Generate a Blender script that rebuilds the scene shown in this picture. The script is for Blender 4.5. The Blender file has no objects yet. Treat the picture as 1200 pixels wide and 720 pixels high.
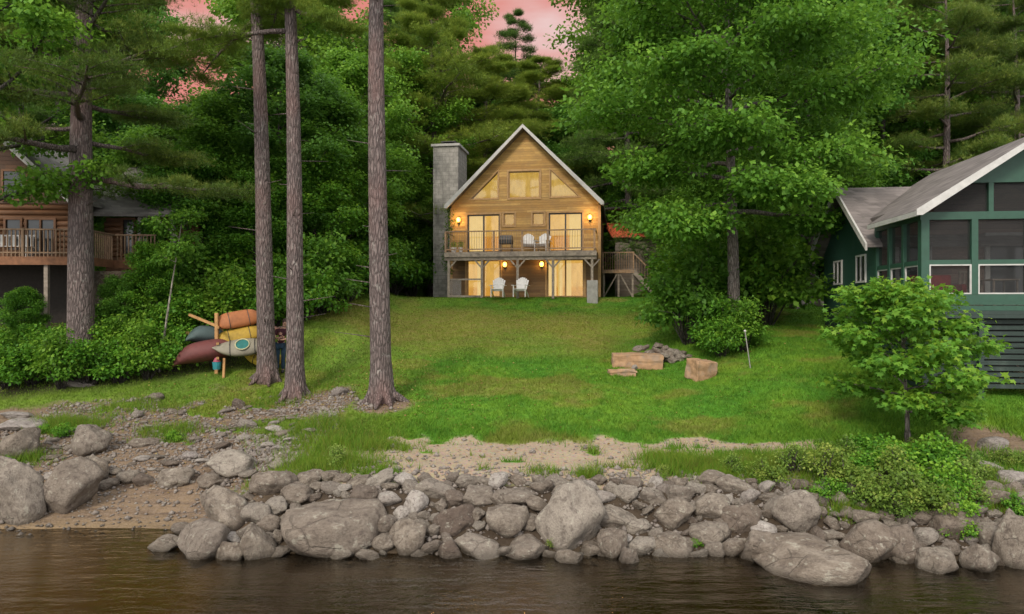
import bpy, bmesh, math, random
import numpy as np
from mathutils import Vector, Matrix, noise as mnoise

R = math.radians
PI = math.pi
sc = bpy.context.scene
COL = sc.collection
CAM_Z = 4.4
F = 800.0            # focal length in pixels of the 1200 px wide photograph (24 mm on 36 mm)

# ------------------------------------------------------------------ helpers
def link(o):
    COL.objects.link(o); return o

def tag(o, label, cat=None, group=None, kind=None):
    if label: o['label'] = label
    if cat: o['category'] = cat
    if group: o['group'] = group
    if kind: o['kind'] = kind
    return o

def empty(name, loc=(0, 0, 0), rz=0.0, label=None, cat=None, group=None):
    o = link(bpy.data.objects.new(name, None))
    o.location = loc; o.rotation_euler = (0, 0, rz)
    o.empty_display_size = 0.2
    return tag(o, label, cat, group)

class MB:
    """collects polygons; build() links them as one mesh object"""
    def __init__(s):
        s.v = []; s.f = []
    def add(s, vs, fs):
        b = len(s.v)
        s.v += [tuple(v) for v in vs]
        s.f += [tuple(i + b for i in f) for f in fs]
        return s
    def box(s, x0, x1, y0, y1, z0, z1, m=None):
        vs = [(x, y, z) for z in (z0, z1) for y in (y0, y1) for x in (x0, x1)]
        if m is not None: vs = [m @ Vector(v) for v in vs]
        return s.add(vs, [(0, 2, 3, 1), (4, 5, 7, 6), (0, 1, 5, 4), (2, 6, 7, 3), (0, 4, 6, 2), (1, 3, 7, 5)])
    def bar(s, a, b, w, h=None, up=(0, 0, 1)):
        h = h or w
        a = Vector(a); b = Vector(b); d = (b - a)
        L = d.length; d.normalize(); up = Vector(up)
        if abs(d.dot(up)) > 0.98: up = Vector((0, 1, 0))
        x = d.cross(up).normalized(); z = x.cross(d)
        vs = []
        for p in (a, b):
            for i, j in ((-1, -1), (1, -1), (1, 1), (-1, 1)):
                vs.append(p + x * (i * w / 2) + z * (j * h / 2))
        return s.add(vs, [(0, 3, 2, 1), (4, 5, 6, 7), (0, 1, 5, 4), (1, 2, 6, 5), (2, 3, 7, 6), (3, 0, 4, 7)])
    def tube(s, pts, rad, seg=8, cap=True):
        pts = [Vector(p) for p in pts]
        n = len(pts)
        rings = []
        prev = None
        for i, p in enumerate(pts):
            d = (pts[min(i + 1, n - 1)] - pts[max(i - 1, 0)]).normalized()
            ref = prev if prev is not None else (Vector((1, 0, 0)) if abs(d.x) < 0.8 else Vector((0, 1, 0)))
            x = (ref - d * ref.dot(d)).normalized(); prev = x
            y = d.cross(x)
            r = rad[i] if isinstance(rad, (list, tuple)) else rad
            rings.append([p + (x * math.cos(2 * PI * k / seg) + y * math.sin(2 * PI * k / seg)) * r for k in range(seg)])
        vs = [v for rg in rings for v in rg]
        fs = []
        for i in range(n - 1):
            for k in range(seg):
                a = i * seg + k; b = i * seg + (k + 1) % seg
                fs.append((a, b, b + seg, a + seg))
        if cap:
            fs.append(tuple(range(seg - 1, -1, -1)))
            fs.append(tuple((n - 1) * seg + k for k in range(seg)))
        return s.add(vs, fs)
    def prism(s, poly, y0, y1):
        """polygon in x,z extruded along y"""
        n = len(poly)
        vs = [(x, y0, z) for x, z in poly] + [(x, y1, z) for x, z in poly]
        fs = [tuple(range(n)), tuple(range(2 * n - 1, n - 1, -1))]
        fs += [(i, i + n, (i + 1) % n + n, (i + 1) % n) for i in range(n)]
        return s.add(vs, fs)
    def build(s, name, mat, parent=None, smooth=False, bevel=0):
        me = bpy.data.meshes.new(name)
        me.from_pydata(s.v, [], s.f); me.update()
        bm = bmesh.new(); bm.from_mesh(me)
        bmesh.ops.recalc_face_normals(bm, faces=bm.faces)
        bm.to_mesh(me); bm.free()
        me.materials.append(mat)
        if smooth: me.polygons.foreach_set('use_smooth', [True] * len(me.polygons))
        o = link(bpy.data.objects.new(name, me))
        if parent is not None: o.parent = parent
        if bevel:
            md = o.modifiers.new('bevel', 'BEVEL'); md.width = bevel; md.segments = 2; md.limit_method = 'ANGLE'
        return o

def np_mesh(name, V, Fc, mat, smooth=False, attrs=None):
    """V (n,3) array, Fc (m,k) index array of same-size polygons"""
    me = bpy.data.meshes.new(name)
    V = np.asarray(V, dtype=np.float32); Fc = np.asarray(Fc, dtype=np.int32)
    m, k = Fc.shape
    me.vertices.add(len(V)); me.vertices.foreach_set('co', V.ravel())
    me.loops.add(m * k); me.loops.foreach_set('vertex_index', Fc.ravel())
    me.polygons.add(m); me.polygons.foreach_set('loop_start', np.arange(m, dtype=np.int32) * k)
    me.update(calc_edges=True)
    if smooth: me.polygons.foreach_set('use_smooth', np.ones(m, dtype=bool))
    for an, av in (attrs or {}).items():
        a = me.attributes.new(an, 'FLOAT', 'POINT'); a.data.foreach_set('value', np.asarray(av, dtype=np.float32))
    me.materials.append(mat)
    return me

def mesh_obj(name, me, parent=None):
    o = link(bpy.data.objects.new(name, me))
    if parent is not None: o.parent = parent
    return o

def dup(root, loc, rz=0.0, scale=None, label=None, group=None):
    r = root.copy(); COL.objects.link(r); r.location = loc
    r.rotation_euler = (0, 0, rz)
    if scale is not None: r.scale = scale if isinstance(scale, (tuple, list)) else (scale,) * 3
    if label: r['label'] = label
    if group: r['group'] = group
    for ch in list(root.children):
        c = ch.copy(); COL.objects.link(c); c.parent = r
        for g in list(ch.children):
            d = g.copy(); COL.objects.link(d); d.parent = c
    return r

# ------------------------------------------------------------------ value noise for terrain
def vnoise(x, y, seed=0):
    x = np.asarray(x, float); y = np.asarray(y, float)
    xi = np.floor(x).astype(np.int64); yi = np.floor(y).astype(np.int64)
    xf = x - xi; yf = y - yi
    def h(a, b):
        n = (a * 374761393 + b * 668265263 + seed * 974634777) & 0xffffffff
        n = ((n ^ (n >> 13)) * 1274126177) & 0xffffffff
        return ((n ^ (n >> 16)) & 0xffff) / 65535.0
    u = xf * xf * (3 - 2 * xf); v = yf * yf * (3 - 2 * yf)
    return (h(xi, yi) * (1 - u) + h(xi + 1, yi) * u) * (1 - v) + (h(xi, yi + 1) * (1 - u) + h(xi + 1, yi + 1) * u) * v
def fbm(x, y, seed=0, o=4):
    t = 0; a = 0.5; s = 0
    for i in range(o):
        t = t + a * vnoise(x * 2 ** i, y * 2 ** i, seed + i * 17); s += a; a *= .5
    return t / s
def sstep(a, b, x):
    t = np.clip((x - a) / (b - a), 0, 1); return t * t * (3 - 2 * t)

PC = [(-30, -3), (4, -2.2), (8, -1.5), (11, -.55), (12.2, 0), (13.3, .78), (14.5, .97), (16.5, 1.12), (19, 1.7), (22, 2.3), (27, 3.3), (31, 4.1), (34, 4.8), (38, 4.95), (45, 5.4), (60, 9), (100, 18), (200, 40), (400, 60)]
PL = [(-30, -3), (4, -2.2), (8, -1.2), (11.5, -.35), (13.5, 0), (15, .33), (15.5, .6), (17, .92), (20, 1.5), (22, 2.1), (23, 2.5), (25, 3.6), (28, 4.2), (34, 5.2), (45, 6.5), (60, 10), (100, 18), (200, 40), (400, 60)]
PR = [(-30, -3), (4, -2.2), (8, -1.6), (10.8, -.5), (11.7, 0), (12.8, .72), (14, 1.0), (16, 1.3), (18, 2.0), (22, 3.0), (25, 3.6), (30, 4.5), (38, 5.2), (45, 6), (60, 9.5), (100, 18), (200, 40), (400, 60)]
def terr(x, y):
    x = np.asarray(x, float); y = np.asarray(y, float)
    c = np.interp(y, *zip(*PC)); l = np.interp(y, *zip(*PL)); r = np.interp(y, *zip(*PR))
    wl = sstep(-4.2, -7.2, x) if False else 1 - sstep(-6.6, -4.6, x + 0.25 * np.sin(y * .7))
    wr = sstep(4.5, 9.5, x)
    z = c * (1 - wl) * (1 - wr) + l * wl + r * wr
    pad = sstep(-8, -5.5, x) * (1 - sstep(6, 9, x)) * sstep(32.5, 34.2, y) * (1 - sstep(44, 47, y))
    z = z * (1 - pad) + 4.86 * pad
    n = (fbm(x * .35, y * .35, 3) - .5)
    amp = sstep(12, 16, y) * (1 - .85 * pad)
    z = z + n * (.22 * amp) + (fbm(x * 1.7, y * 1.7, 9) - .5) * .07 * sstep(13, 15, y) * (1 - pad)
    return z
def tz(x, y): return float(terr(x, y))
def ground_at(px, py):
    """the point of ground or water seen in direction (px,py) of the photograph"""
    for d in np.arange(7, 120, .05):
        x = (px - 600) / F * d; z = CAM_Z - (py - 360) / F * d
        if z <= max(0.0, tz(x, d)): return x, float(d), z
    return x, float(d), z
def P(px, py, d):
    return ((px - 600) / F * d, d, CAM_Z - (py - 360) / F * d)

def m_sand(x, y):
    n = fbm(x * .9, y * .9, 21)
    a = sstep(13.2, 14.2, y + n - .5) * (1 - sstep(15.9, 17.0, y + (n - .5) * 2.2)) * sstep(-4.9, -3.3, x + (n - .5) * 1.5) * (1 - .6 * sstep(4.5, 8.4, x))
    return np.clip(a * sstep(.34, .56, fbm(x * 1.6, y * 2.8, 5) + .14 * (1 - sstep(2, 5, x))), 0, 1)
def m_dirt(x, y):
    n = fbm(x * .6, y * .6, 31)
    a = (1 - sstep(-5.2, -3.9, x + (n - .5) * 1.6 + (y - 17) * .1)) * (1 - sstep(19.3, 21.6, y + (n - .5) * 3))
    a = a * np.where(y > 15.5, sstep(.33, .52, fbm(x * .8, y * 1.5, 41) + .16 * (1 - sstep(16.5, 18.5, y))), 1)
    b = 1 - sstep(13.3, 14.0, y)                      # below the rocks
    # earth round the pine roots and on the right path
    c = 0
    for (rx, ry, rr) in ((-3.6, 19, 1.3), (-6.2, 20.2, 1.3), (11.2, 15.8, 1.6)):
        c = np.maximum(c, .8 * (1 - sstep(rr * .3, rr, np.hypot(x - rx, (y - ry) * 1.1))))
    return np.clip(np.maximum(np.maximum(a, b), c), 0, 1)
def m_forest(x, y):
    forest = sstep(0, 2, np.maximum(y - 46, np.maximum((-7.0 - x) * .7 - np.maximum(0, 23.0 - y) * 2, 0)))
    forest = np.maximum(forest, sstep(26, 30, y) * sstep(14, 17, x))
    return forest
def m_dry(x, y):
    n = fbm(x * .33, y * .33, 51)
    a = sstep(24.0, 28, y + (n - .5) * 6) * (1 - sstep(29.5, 33, y + (n - .5) * 4)) * (1 - sstep(2.5, 6.5, x)) * .8
    b = (1 - sstep(-4.5, -2.0, x)) * .3
    c = sstep(.52, .68, fbm(x * .6, y * .9, 61)) * .6
    return np.clip(np.maximum(np.maximum(a, b), c), 0, 1)

# ------------------------------------------------------------------ materials
class NT:
    def __init__(s, name):
        s.m = bpy.data.materials.new(name); s.m.use_nodes = True
        s.t = s.m.node_tree; s.t.nodes.clear()
        s.out = s.t.nodes.new('ShaderNodeOutputMaterial')
    def n(s, typ, **kw):
        nd = s.t.nodes.new('ShaderNode' + typ)
        for k, v in kw.items():
            if k.startswith('_'): setattr(nd, k[1:], v)
            else:
                key = k.replace('__', ' ')
                s.set(nd.inputs[key] if not key.isdigit() else nd.inputs[int(key)], v)
        return nd
    def set(s, inp, v):
        if isinstance(v, bpy.types.NodeSocket): s.t.links.new(v, inp)
        elif isinstance(v, tuple) and len(v) == 3 and inp.type == 'RGBA': inp.default_value = (*v, 1)
        else: inp.default_value = v
    def coord(s, kind='Object', scale=(1, 1, 1)):
        tc = s.n('TexCoord')
        mp = s.n('Mapping'); s.set(mp.inputs['Vector'], tc.outputs[kind]); mp.inputs['Scale'].default_value = scale
        return mp.outputs[0]
    def noise(s, vec, scale=5, detail=4, rough=.55, dist=0):
        return s.n('TexNoise', Vector=vec, Scale=scale, Detail=detail, Roughness=rough, Distortion=dist).outputs['Fac']
    def ramp(s, fac, stops, interp='LINEAR'):
        r = s.n('ValToRGB', Fac=fac); cr = r.color_ramp; cr.interpolation = interp
        while len(cr.elements) > 1: cr.elements.remove(cr.elements[-1])
        cr.elements[0].position = stops[0][0]; cr.elements[0].color = (*stops[0][1], 1) if isinstance(stops[0][1], tuple) else (stops[0][1],) * 3 + (1,)
        for p, c in stops[1:]:
            e = cr.elements.new(p); e.color = (*c, 1) if isinstance(c, tuple) else (c, c, c, 1)
        return r.outputs[0]
    def mix(s, f, a, b, mode='MIX'):
        m = s.n('Mix', _data_type='RGBA', _blend_type=mode)
        s.set(m.inputs[0], f); s.set(m.inputs[6], a); s.set(m.inputs[7], b)
        return m.outputs[2]
    def math(s, op, a, b=0.0, c=0.0, clamp=False):
        m = s.n('Math', _operation=op, _use_clamp=clamp); s.set(m.inputs[0], a); s.set(m.inputs[1], b); s.set(m.inputs[2], c)
        return m.outputs[0]
    def bump(s, h, strength=.5, dist=.02):
        return s.n('Bump', Height=h, Strength=strength, Distance=dist).outputs[0]
    def bsdf(s, col, rough=.8, normal=None, **kw):
        b = s.n('BsdfPrincipled', Base__Color=col, Roughness=rough)
        if normal is not None: s.set(b.inputs['Normal'], normal)
        for k, v in kw.items(): s.set(b.inputs[k.replace('__', ' ')], v)
        return b.outputs[0]
    def done(s, sh):
        s.t.links.new(sh, s.out.inputs['Surface']); return s.m

def simple(name, col, rough=.6, var=.25, scale=8, bump=.2, stretch=(1, 1, 1), dirt=None, **kw):
    n = NT(name); co = n.coord('Object', stretch)
    f = n.noise(co, scale, 5, .6)
    c = n.mix(n.ramp(f, [(.3, 0.0), (.7, 1.0)]), tuple(x * (1 - var) for x in col), tuple(min(1, x * (1 + var)) for x in col))
    if dirt:
        g = n.noise(n.coord('Object'), 2.3, 5, .65)
        c = n.mix(n.ramp(g, [(.48, 0.0), (.66, .75)]), c, dirt)
    return n.done(n.bsdf(c, rough, n.bump(f, bump, .01), **kw))

def emis(name, col, strength, var=.2, scale=3):
    n = NT(name); f = n.noise(n.coord('Object'), scale, 4, .6)
    c = n.mix(f, tuple(x * (1 - var) for x in col), tuple(x * (1 + var) for x in col))
    return n.done(n.bsdf((.3, .22, .12), .25, Emission__Color=c, Emission__Strength=strength))

def leaf_mat(name, dark, mid, light, trans=.3, rough=.6):
    n = NT(name)
    t = n.n('Attribute', _attribute_name='tone').outputs['Fac']
    oi = n.n('ObjectInfo').outputs['Random']
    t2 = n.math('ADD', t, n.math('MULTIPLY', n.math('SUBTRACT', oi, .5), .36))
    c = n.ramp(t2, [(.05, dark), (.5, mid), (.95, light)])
    hue = n.math('FRACT', n.math('MULTIPLY', oi, 9.7))
    c = n.mix(n.math('MULTIPLY', hue, .45), c, n.mix(1.0, c, (1.25, .98, .7), 'MULTIPLY'))
    geo = n.n('NewGeometry')
    b = n.bsdf(c, rough, Specular__IOR__Level=.3)
    tr = n.n('BsdfTranslucent', Color=n.mix(.5, c, light)).outputs[0]
    mx = n.n('MixShader'); mx.inputs[0].default_value = trans
    n.t.links.new(b, mx.inputs[1]); n.t.links.new(tr, mx.inputs[2])
    return n.done(mx.outputs[0])

def planks(name, colA, colB, board=.14, grey=(.25, .22, .19), greyamt=.5, axis='Z', gdark=.35, rough=.75):
    """horizontal boards: a shade per board, dark joints, grain along the board, weathering"""
    n = NT(name)
    tc = n.n('TexCoord').outputs['Object']
    sx = n.n('SeparateXYZ', Vector=tc)
    z = sx.outputs[axis]
    q = n.math('DIVIDE', z, board)
    fl = n.math('FLOOR', q); fr = n.math('FRACT', q)
    xi = n.math('FLOOR', n.math('ADD', n.math('MULTIPLY', sx.outputs['X' if axis == 'Z' else 'Z'], .31), n.math('MULTIPLY', fl, .37)))
    wn = n.n('TexWhiteNoise', _noise_dimensions='2D', Vector=n.n('CombineXYZ', X=fl, Y=xi).outputs[0]).outputs['Value']
    grain = n.noise(n.coord('Object', (1.2, 1.2, 14) if axis == 'Z' else (14, 1, 1.2)), 5, 6, .65)
    c = n.mix(wn, colA, colB)
    c = n.mix(n.ramp(grain, [(.35, .0), (.7, .55)]), c, tuple(x * .45 for x in colA))
    wz = n.noise(n.coord('Object', (1, 1, 2.2)), 1.1, 6, .7)
    c = n.mix(n.math('MULTIPLY', n.ramp(wz, [(.42, 0.0), (.68, 1.0)]), greyamt), c, grey)
    j = n.ramp(fr, [(0.0, 1.0), (.06, 0.0), (.95, 0.0), (1.0, 1.0)])
    c = n.mix(n.math('MULTIPLY', j, 1 - gdark), c, (.03, .02, .015))
    hgt = n.math('ADD', n.math('MULTIPLY', j, -1.0), n.math('MULTIPLY', grain, .25))
    return n.done(n.bsdf(c, rough, n.bump(hgt, .7, .012)))

M = {}
# bark
def bark(name, a, b, lich=(.40, .38, .34), red=None):
    n = NT(name)
    co = n.coord('Object', (9, 9, 1.6))
    f = n.noise(co, 2.2, 6, .7, .4)
    v = n.n('TexVoronoi', _feature='DISTANCE_TO_EDGE', Vector=n.coord('Object', (11, 11, 2.4)), Scale=1.3).outputs['Distance']
    fr = n.ramp(v, [(0.0, 0.0), (.22, 1.0)])
    c = n.mix(n.ramp(f, [(.3, 0.0), (.7, 1.0)]), a, b)
    c = n.mix(n.math('MULTIPLY', n.math('SUBTRACT', 1.0, fr), .7), c, tuple(x * .3 for x in a))
    l = n.noise(n.coord('Object', (1, 1, .6)), 8, 6, .75)
    c = n.mix(n.ramp(l, [(.56, 0.0), (.70, .65)]), c, lich)
    if red:
        r2 = n.noise(n.coord('Object', (1, 1, .5)), .8, 3)
        c = n.mix(n.ramp(r2, [(.5, 0.0), (.65, .55)]), c, red)
    h = n.math('ADD', fr, n.math('MULTIPLY', f, .6))
    return n.done(n.bsdf(c, .9, n.bump(h, .9, .035)))
M['bark_pine'] = bark('pine_bark', (.115, .085, .08), (.21, .165, .155), red=(.17, .095, .085))
M['bark_dark'] = bark('dark_bark', (.055, .045, .04), (.12, .10, .09), (.22, .21, .19))
M['bark_maple'] = bark('maple_bark', (.14, .115, .10), (.24, .205, .18), (.38, .36, .33))
M['bark_birch'] = bark('pale_bark', (.26, .23, .19), (.36, .33, .28), (.42, .40, .36))
# leaves
M['leaf_maple'] = leaf_mat('maple_leaves', (.055, .145, .018), (.105, .26, .028), (.20, .38, .04), .42)
M['leaf_oak'] = leaf_mat('forest_leaves', (.055, .135, .018), (.11, .245, .028), (.21, .37, .04), .42)
M['leaf_cool'] = leaf_mat('cool_green_leaves', (.05, .135, .022), (.088, .235, .034), (.16, .33, .042), .42)
M['leaf_young'] = leaf_mat('young_maple_leaves', (.06, .17, .02), (.125, .31, .03), (.27, .42, .04), .45)
M['leaf_shrub'] = leaf_mat('shrub_leaves', (.04, .13, .013), (.085, .25, .02), (.20, .38, .032), .35)
M['leaf_weed'] = leaf_mat('weed_leaves', (.07, .14, .025), (.15, .27, .04), (.28, .37, .08), .4)
M['needle'] = leaf_mat('pine_needles', (.05, .10, .022), (.10, .18, .034), (.22, .28, .05), .3)
M['needle_light'] = leaf_mat('fresh_pine_needles', (.08, .16, .025), (.16, .27, .04), (.30, .38, .06), .35)
M['needle_dark'] = leaf_mat('hemlock_needles', (.045, .10, .024), (.075, .16, .032), (.14, .24, .045), .35)

# grass colour shared by the soil sheet and the blades (attributes dry / tone)
def grass_col(n, dry):
    co = n.coord('Object')
    a = n.noise(co, .45, 4, .6); b = n.noise(co, 3.0, 4, .6)
    g = n.mix(n.ramp(a, [(.35, 0.0), (.65, 1.0)]), (.075, .225, .016), (.145, .27, .02))
    g = n.mix(n.ramp(b, [(.4, 0.0), (.72, .75)]), g, (.04, .135, .012))
    d = n.mix(n.ramp(b, [(.35, 0.0), (.7, 1.0)]), (.20, .20, .03), (.29, .21, .07))
    return n.mix(n.math('MULTIPLY', dry, .9), g, d)
n = NT('lawn_soil')
co = n.coord('Object')
dry = n.n('Attribute', _attribute_name='dry').outputs['Fac']
sand = n.n('Attribute', _attribute_name='sand').outputs['Fac']
dirt = n.n('Attribute', _attribute_name='dirt').outputs['Fac']
fine = n.noise(co, 14, 6, .7); med = n.noise(co, 2.6, 5, .65); peb = n.n('TexVoronoi', Vector=co, Scale=22).outputs['Color']
g = grass_col(n, dry)
g = n.mix(n.ramp(fine, [(.45, 0.0), (.8, .6)]), g, (.05, .055, .02))
sc_ = n.mix(med, (.255, .195, .13), (.35, .275, .195))
sc_ = n.mix(.10, sc_, n.mix(1.0, peb, (.8, .7, .6), 'MULTIPLY'))
sc_ = n.mix(n.ramp(fine, [(.5, 0.0), (.72, .6)]), sc_, (.22, .15, .10))
strat = n.noise(n.coord('Object', (.35, 1.8, 4)), 1.5, 6, .7, 1.2)
dc = n.mix(n.ramp(strat, [(.36, 0.0), (.62, 1.0)]), (.085, .058, .042), (.20, .14, .085))
dc = n.mix(n.ramp(fine, [(.42, 0.0), (.7, .6)]), dc, (.25, .19, .15))
z = n.n('SeparateXYZ', Vector=n.n('NewGeometry').outputs['Position']).outputs['Z']
wet = n.n('MapRange', Value=z, **{'From__Min': -.25, 'From__Max': .12, 'To__Min': 1.0, 'To__Max': 0.0}).outputs[0]
mud = n.mix(med, (.19, .135, .055), (.33, .235, .10))
dc = n.mix(n.math('MULTIPLY', wet, .8), dc, mud)
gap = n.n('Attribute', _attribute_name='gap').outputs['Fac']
dc = n.mix(n.math('MULTIPLY', gap, .85), dc, (.035, .026, .018))  # near-black soil colour paints the shade in the gaps between shore rocks
c = n.mix(n.ramp(dirt, [(.25, 0.0), (.6, 1.0)]), g, dc)
for_ = n.n('Attribute', _attribute_name='forest').outputs['Fac']
c = n.mix(for_, c, n.mix(n.ramp(fine, [(.4, 0.0), (.7, 1.0)]), (.045, .035, .02), (.05, .075, .02)))
c = n.mix(n.ramp(sand, [(.25, 0.0), (.55, 1.0)]), c, sc_)
M['ground'] = n.done(n.bsdf(c, .95, n.bump(n.math('ADD', fine, n.n('TexVoronoi', Vector=co, Scale=22).outputs['Distance']), .5, .03), Specular__IOR__Level=.2))
n = NT('grass_blades')
dry = n.n('Attribute', _attribute_name='dry').outputs['Fac']; tone = n.n('Attribute', _attribute_name='tone').outputs['Fac']
g = grass_col(n, dry)
g = n.mix(n.ramp(tone, [(0.0, 0.0), (1.0, .75)]), g, (.17, .25, .02))
tr = n.n('BsdfTranslucent', Color=g).outputs[0]
mx = n.n('MixShader'); mx.inputs[0].default_value = .3
n.t.links.new(n.bsdf(g, .7, Specular__IOR__Level=.25), mx.inputs[1]); n.t.links.new(tr, mx.inputs[2])
M['blades'] = n.done(mx.outputs[0])

# rock
def rockmat(name, a, b, spk=.5):
    n = NT(name); co = n.coord('Object')
    rnd = n.n('ObjectInfo').outputs['Random']
    off = n.n('VectorMath', _operation='ADD'); n.set(off.inputs[0], co); n.set(off.inputs[1], n.n('CombineXYZ', X=n.math('MULTIPLY', rnd, 37.0), Y=n.math('MULTIPLY', rnd, 11.0), Z=0.0).outputs[0])
    co = off.outputs[0]
    f1 = n.noise(co, 1.6, 6, .65, .3); f2 = n.noise(co, 22, 5, .7); f3 = n.noise(co, 5, 6, .7)
    c = n.mix(n.ramp(f1, [(.40, 0.0), (.60, 1.0)]), a, b)
    c = n.mix(n.math('MULTIPLY', n.math('FRACT', n.math('MULTIPLY', rnd, 7.3)), .85), c, n.mix(n.math('FRACT', n.math('MULTIPLY', rnd, 13.7)), (.10, .07, .055), (.34, .305, .26)))
    c = n.mix(n.ramp(f2, [(.45, 0.0), (.7, spk)]), c, tuple(x * .45 for x in a))
    c = n.mix(n.ramp(f3, [(.50, 0.0), (.66, .7)]), c, (.07, .052, .045))
    vn = n.n('TexVoronoi', _feature='DISTANCE_TO_EDGE', Vector=co, Scale=1.1, Randomness=1.0).outputs['Distance']
    crk = n.ramp(n.math('ADD', n.math('ADD', vn, n.math('MULTIPLY', n.math('GREATER_THAN', n.noise(co, .9, 2), .47), .3)), n.math('MULTIPLY', n.math('SUBTRACT', f3, .5), .12)), [(.0, 1.0), (.018, 0.0)])
    c = n.mix(n.math('MULTIPLY', crk, .3), c, (.05, .04, .03))
    c = n.mix(n.ramp(n.noise(co, 3.1, 4, .7), [(.58, 0.0), (.66, .5)]), c, (.40, .38, .31))
    z = n.n('SeparateXYZ', Vector=n.n('NewGeometry').outputs['Position']).outputs['Z']
    zz = n.math('ADD', z, n.math('MULTIPLY', f3, .12))
    wet = n.n('MapRange', Value=zz, **{'From__Min': .09, 'From__Max': .20, 'To__Min': 1.0, 'To__Max': 0.0}).outputs[0]
    c = n.mix(n.math('MULTIPLY', wet, .62), c, (.035, .028, .018))
    rg = n.math('SUBTRACT', .88, n.math('MULTIPLY', wet, .5))
    h = n.math('ADD', n.math('MULTIPLY', f1, 1.5), n.math('ADD', f3, n.math('MULTIPLY', f2, .35)))
    h = n.math('SUBTRACT', h, n.math('MULTIPLY', crk, .5))
    return n.done(n.bsdf(c, rg, n.bump(h, .8, .06), Specular__IOR__Level=.3))
M['rock'] = rockmat('granite', (.148, .118, .092), (.268, .226, .182))
M['rock_pale'] = rockmat('pale_granite', (.34, .30, .27), (.46, .42, .38), .3)
M['rock_tan'] = simple('tan_cut_stone', (.33, .20, .11), .9, .3, 6, .6, dirt=(.24, .19, .15))
M['rock_slab'] = rockmat('flat_grey_stone', (.26, .23, .21), (.36, .32, .30))

# ------------------------------------------------------------------ world, sun, camera
w = bpy.data.worlds.new('World'); sc.world = w; w.use_nodes = True
nt = w.node_tree; nt.nodes.clear()
SUN_EL, SUN_AZ = 36, -22      # the light comes from over the lake, left of the camera
sky = nt.nodes.new('ShaderNodeTexSky'); sky.sky_type = 'NISHITA'; sky.sun_disc = False
sky.sun_elevation = R(SUN_EL); sky.sun_rotation = R(180 - SUN_AZ)
b1 = nt.nodes.new('ShaderNodeBackground'); b1.inputs[1].default_value = .08
nt.links.new(sky.outputs[0], b1.inputs[0])
tc = nt.nodes.new('ShaderNodeTexCoord'); sp = nt.nodes.new('ShaderNodeSeparateXYZ'); nt.links.new(tc.outputs['Generated'], sp.inputs[0])
def wm(op, a, b=0.0, clamp=False):
    m = nt.nodes.new('ShaderNodeMath'); m.operation = op; m.use_clamp = clamp
    for i, v in enumerate((a, b)):
        if isinstance(v, bpy.types.NodeSocket): nt.links.new(v, m.inputs[i])
        else: m.inputs[i].default_value = v
    return m.outputs[0]
elev = wm('SUBTRACT', 1.0, wm('DIVIDE', wm('SUBTRACT', sp.outputs['Z'], .42), .33), True)     # sunset cloud low down
side = wm('DIVIDE', wm('ADD', sp.outputs['Y'], -.15), .45, True)                               # only beyond the cabin
pk = wm('MULTIPLY', elev, side)
mp = nt.nodes.new('ShaderNodeMapping'); nt.links.new(tc.outputs['Generated'], mp.inputs[0]); mp.inputs['Scale'].default_value = (1.4, 1.4, 5)
nz = nt.nodes.new('ShaderNodeTexNoise'); nt.links.new(mp.outputs[0], nz.inputs['Vector']); nz.inputs['Scale'].default_value = 2.2; nz.inputs['Detail'].default_value = 6
def wmix(f, a, b):
    m = nt.nodes.new('ShaderNodeMix'); m.data_type = 'RGBA'
    for i, v in ((0, f), (6, a), (7, b)):
        if isinstance(v, bpy.types.NodeSocket): nt.links.new(v, m.inputs[i])
        elif i: m.inputs[i].default_value = (*v, 1)
        else: m.inputs[i].default_value = v
    return m.outputs[2]
nr = nt.nodes.new('ShaderNodeMapRange'); nt.links.new(nz.outputs['Fac'], nr.inputs[0]); nr.inputs[1].default_value = .42; nr.inputs[2].default_value = .60
pink = wmix(nr.outputs[0], (.42, .14, .11), (.47, .32, .30))
grey = wmix(nz.outputs['Fac'], (.78, .78, .80), (1.0, .99, .97))
cl = wmix(pk, grey, pink)
b2 = nt.nodes.new('ShaderNodeBackground'); b2.inputs[1].default_value = 1.4
nt.links.new(cl, b2.inputs[0])
mxs = nt.nodes.new('ShaderNodeMixShader'); mxs.inputs[0].default_value = .93
nt.links.new(b1.outputs[0], mxs.inputs[1]); nt.links.new(b2.outputs[0], mxs.inputs[2])
wo = nt.nodes.new('ShaderNodeOutputWorld'); nt.links.new(mxs.outputs[0], wo.inputs[0])

sl = bpy.data.lights.new('sun', 'SUN'); sl.energy = 2.1; sl.angle = R(14); sl.color = (1, .90, .76)
so = link(bpy.data.objects.new('sun', sl))
dirv = Vector((math.sin(R(SUN_AZ)) * math.cos(R(SUN_EL)), -math.cos(R(SUN_AZ)) * math.cos(R(SUN_EL)), math.sin(R(SUN_EL))))
so.rotation_euler = dirv.to_track_quat('Z', 'Y').to_euler(); so.location = (0, -10, 40)

cam = bpy.data.cameras.new('camera'); cam.lens = 24; cam.sensor_width = 36; cam.clip_end = 2000; cam.clip_start = .1
co_ = link(bpy.data.objects.new('camera', cam)); co_.location = (0, 0, CAM_Z); co_.rotation_euler = (R(90), 0, 0)
sc.camera = co_
sc.view_settings.view_transform = 'Standard'; sc.view_settings.look = 'None'; sc.view_settings.gamma = 1
sc.view_settings.use_curve_mapping = False; sc.view_settings.exposure = 0.42
sc.render.engine = 'CYCLES'
cy = sc.cycles
cy.max_bounces = 5; cy.diffuse_bounces = 3; cy.glossy_bounces = 3; cy.transmission_bounces = 4; cy.transparent_max_bounces = 8; cy.volume_bounces = 0
cy.use_denoising = True; cy.caustics_reflective = False; cy.caustics_refractive = False
cy.sample_clamp_indirect = 4
sc.render.resolution_x = 1024; sc.render.resolution_y = 614

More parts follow.
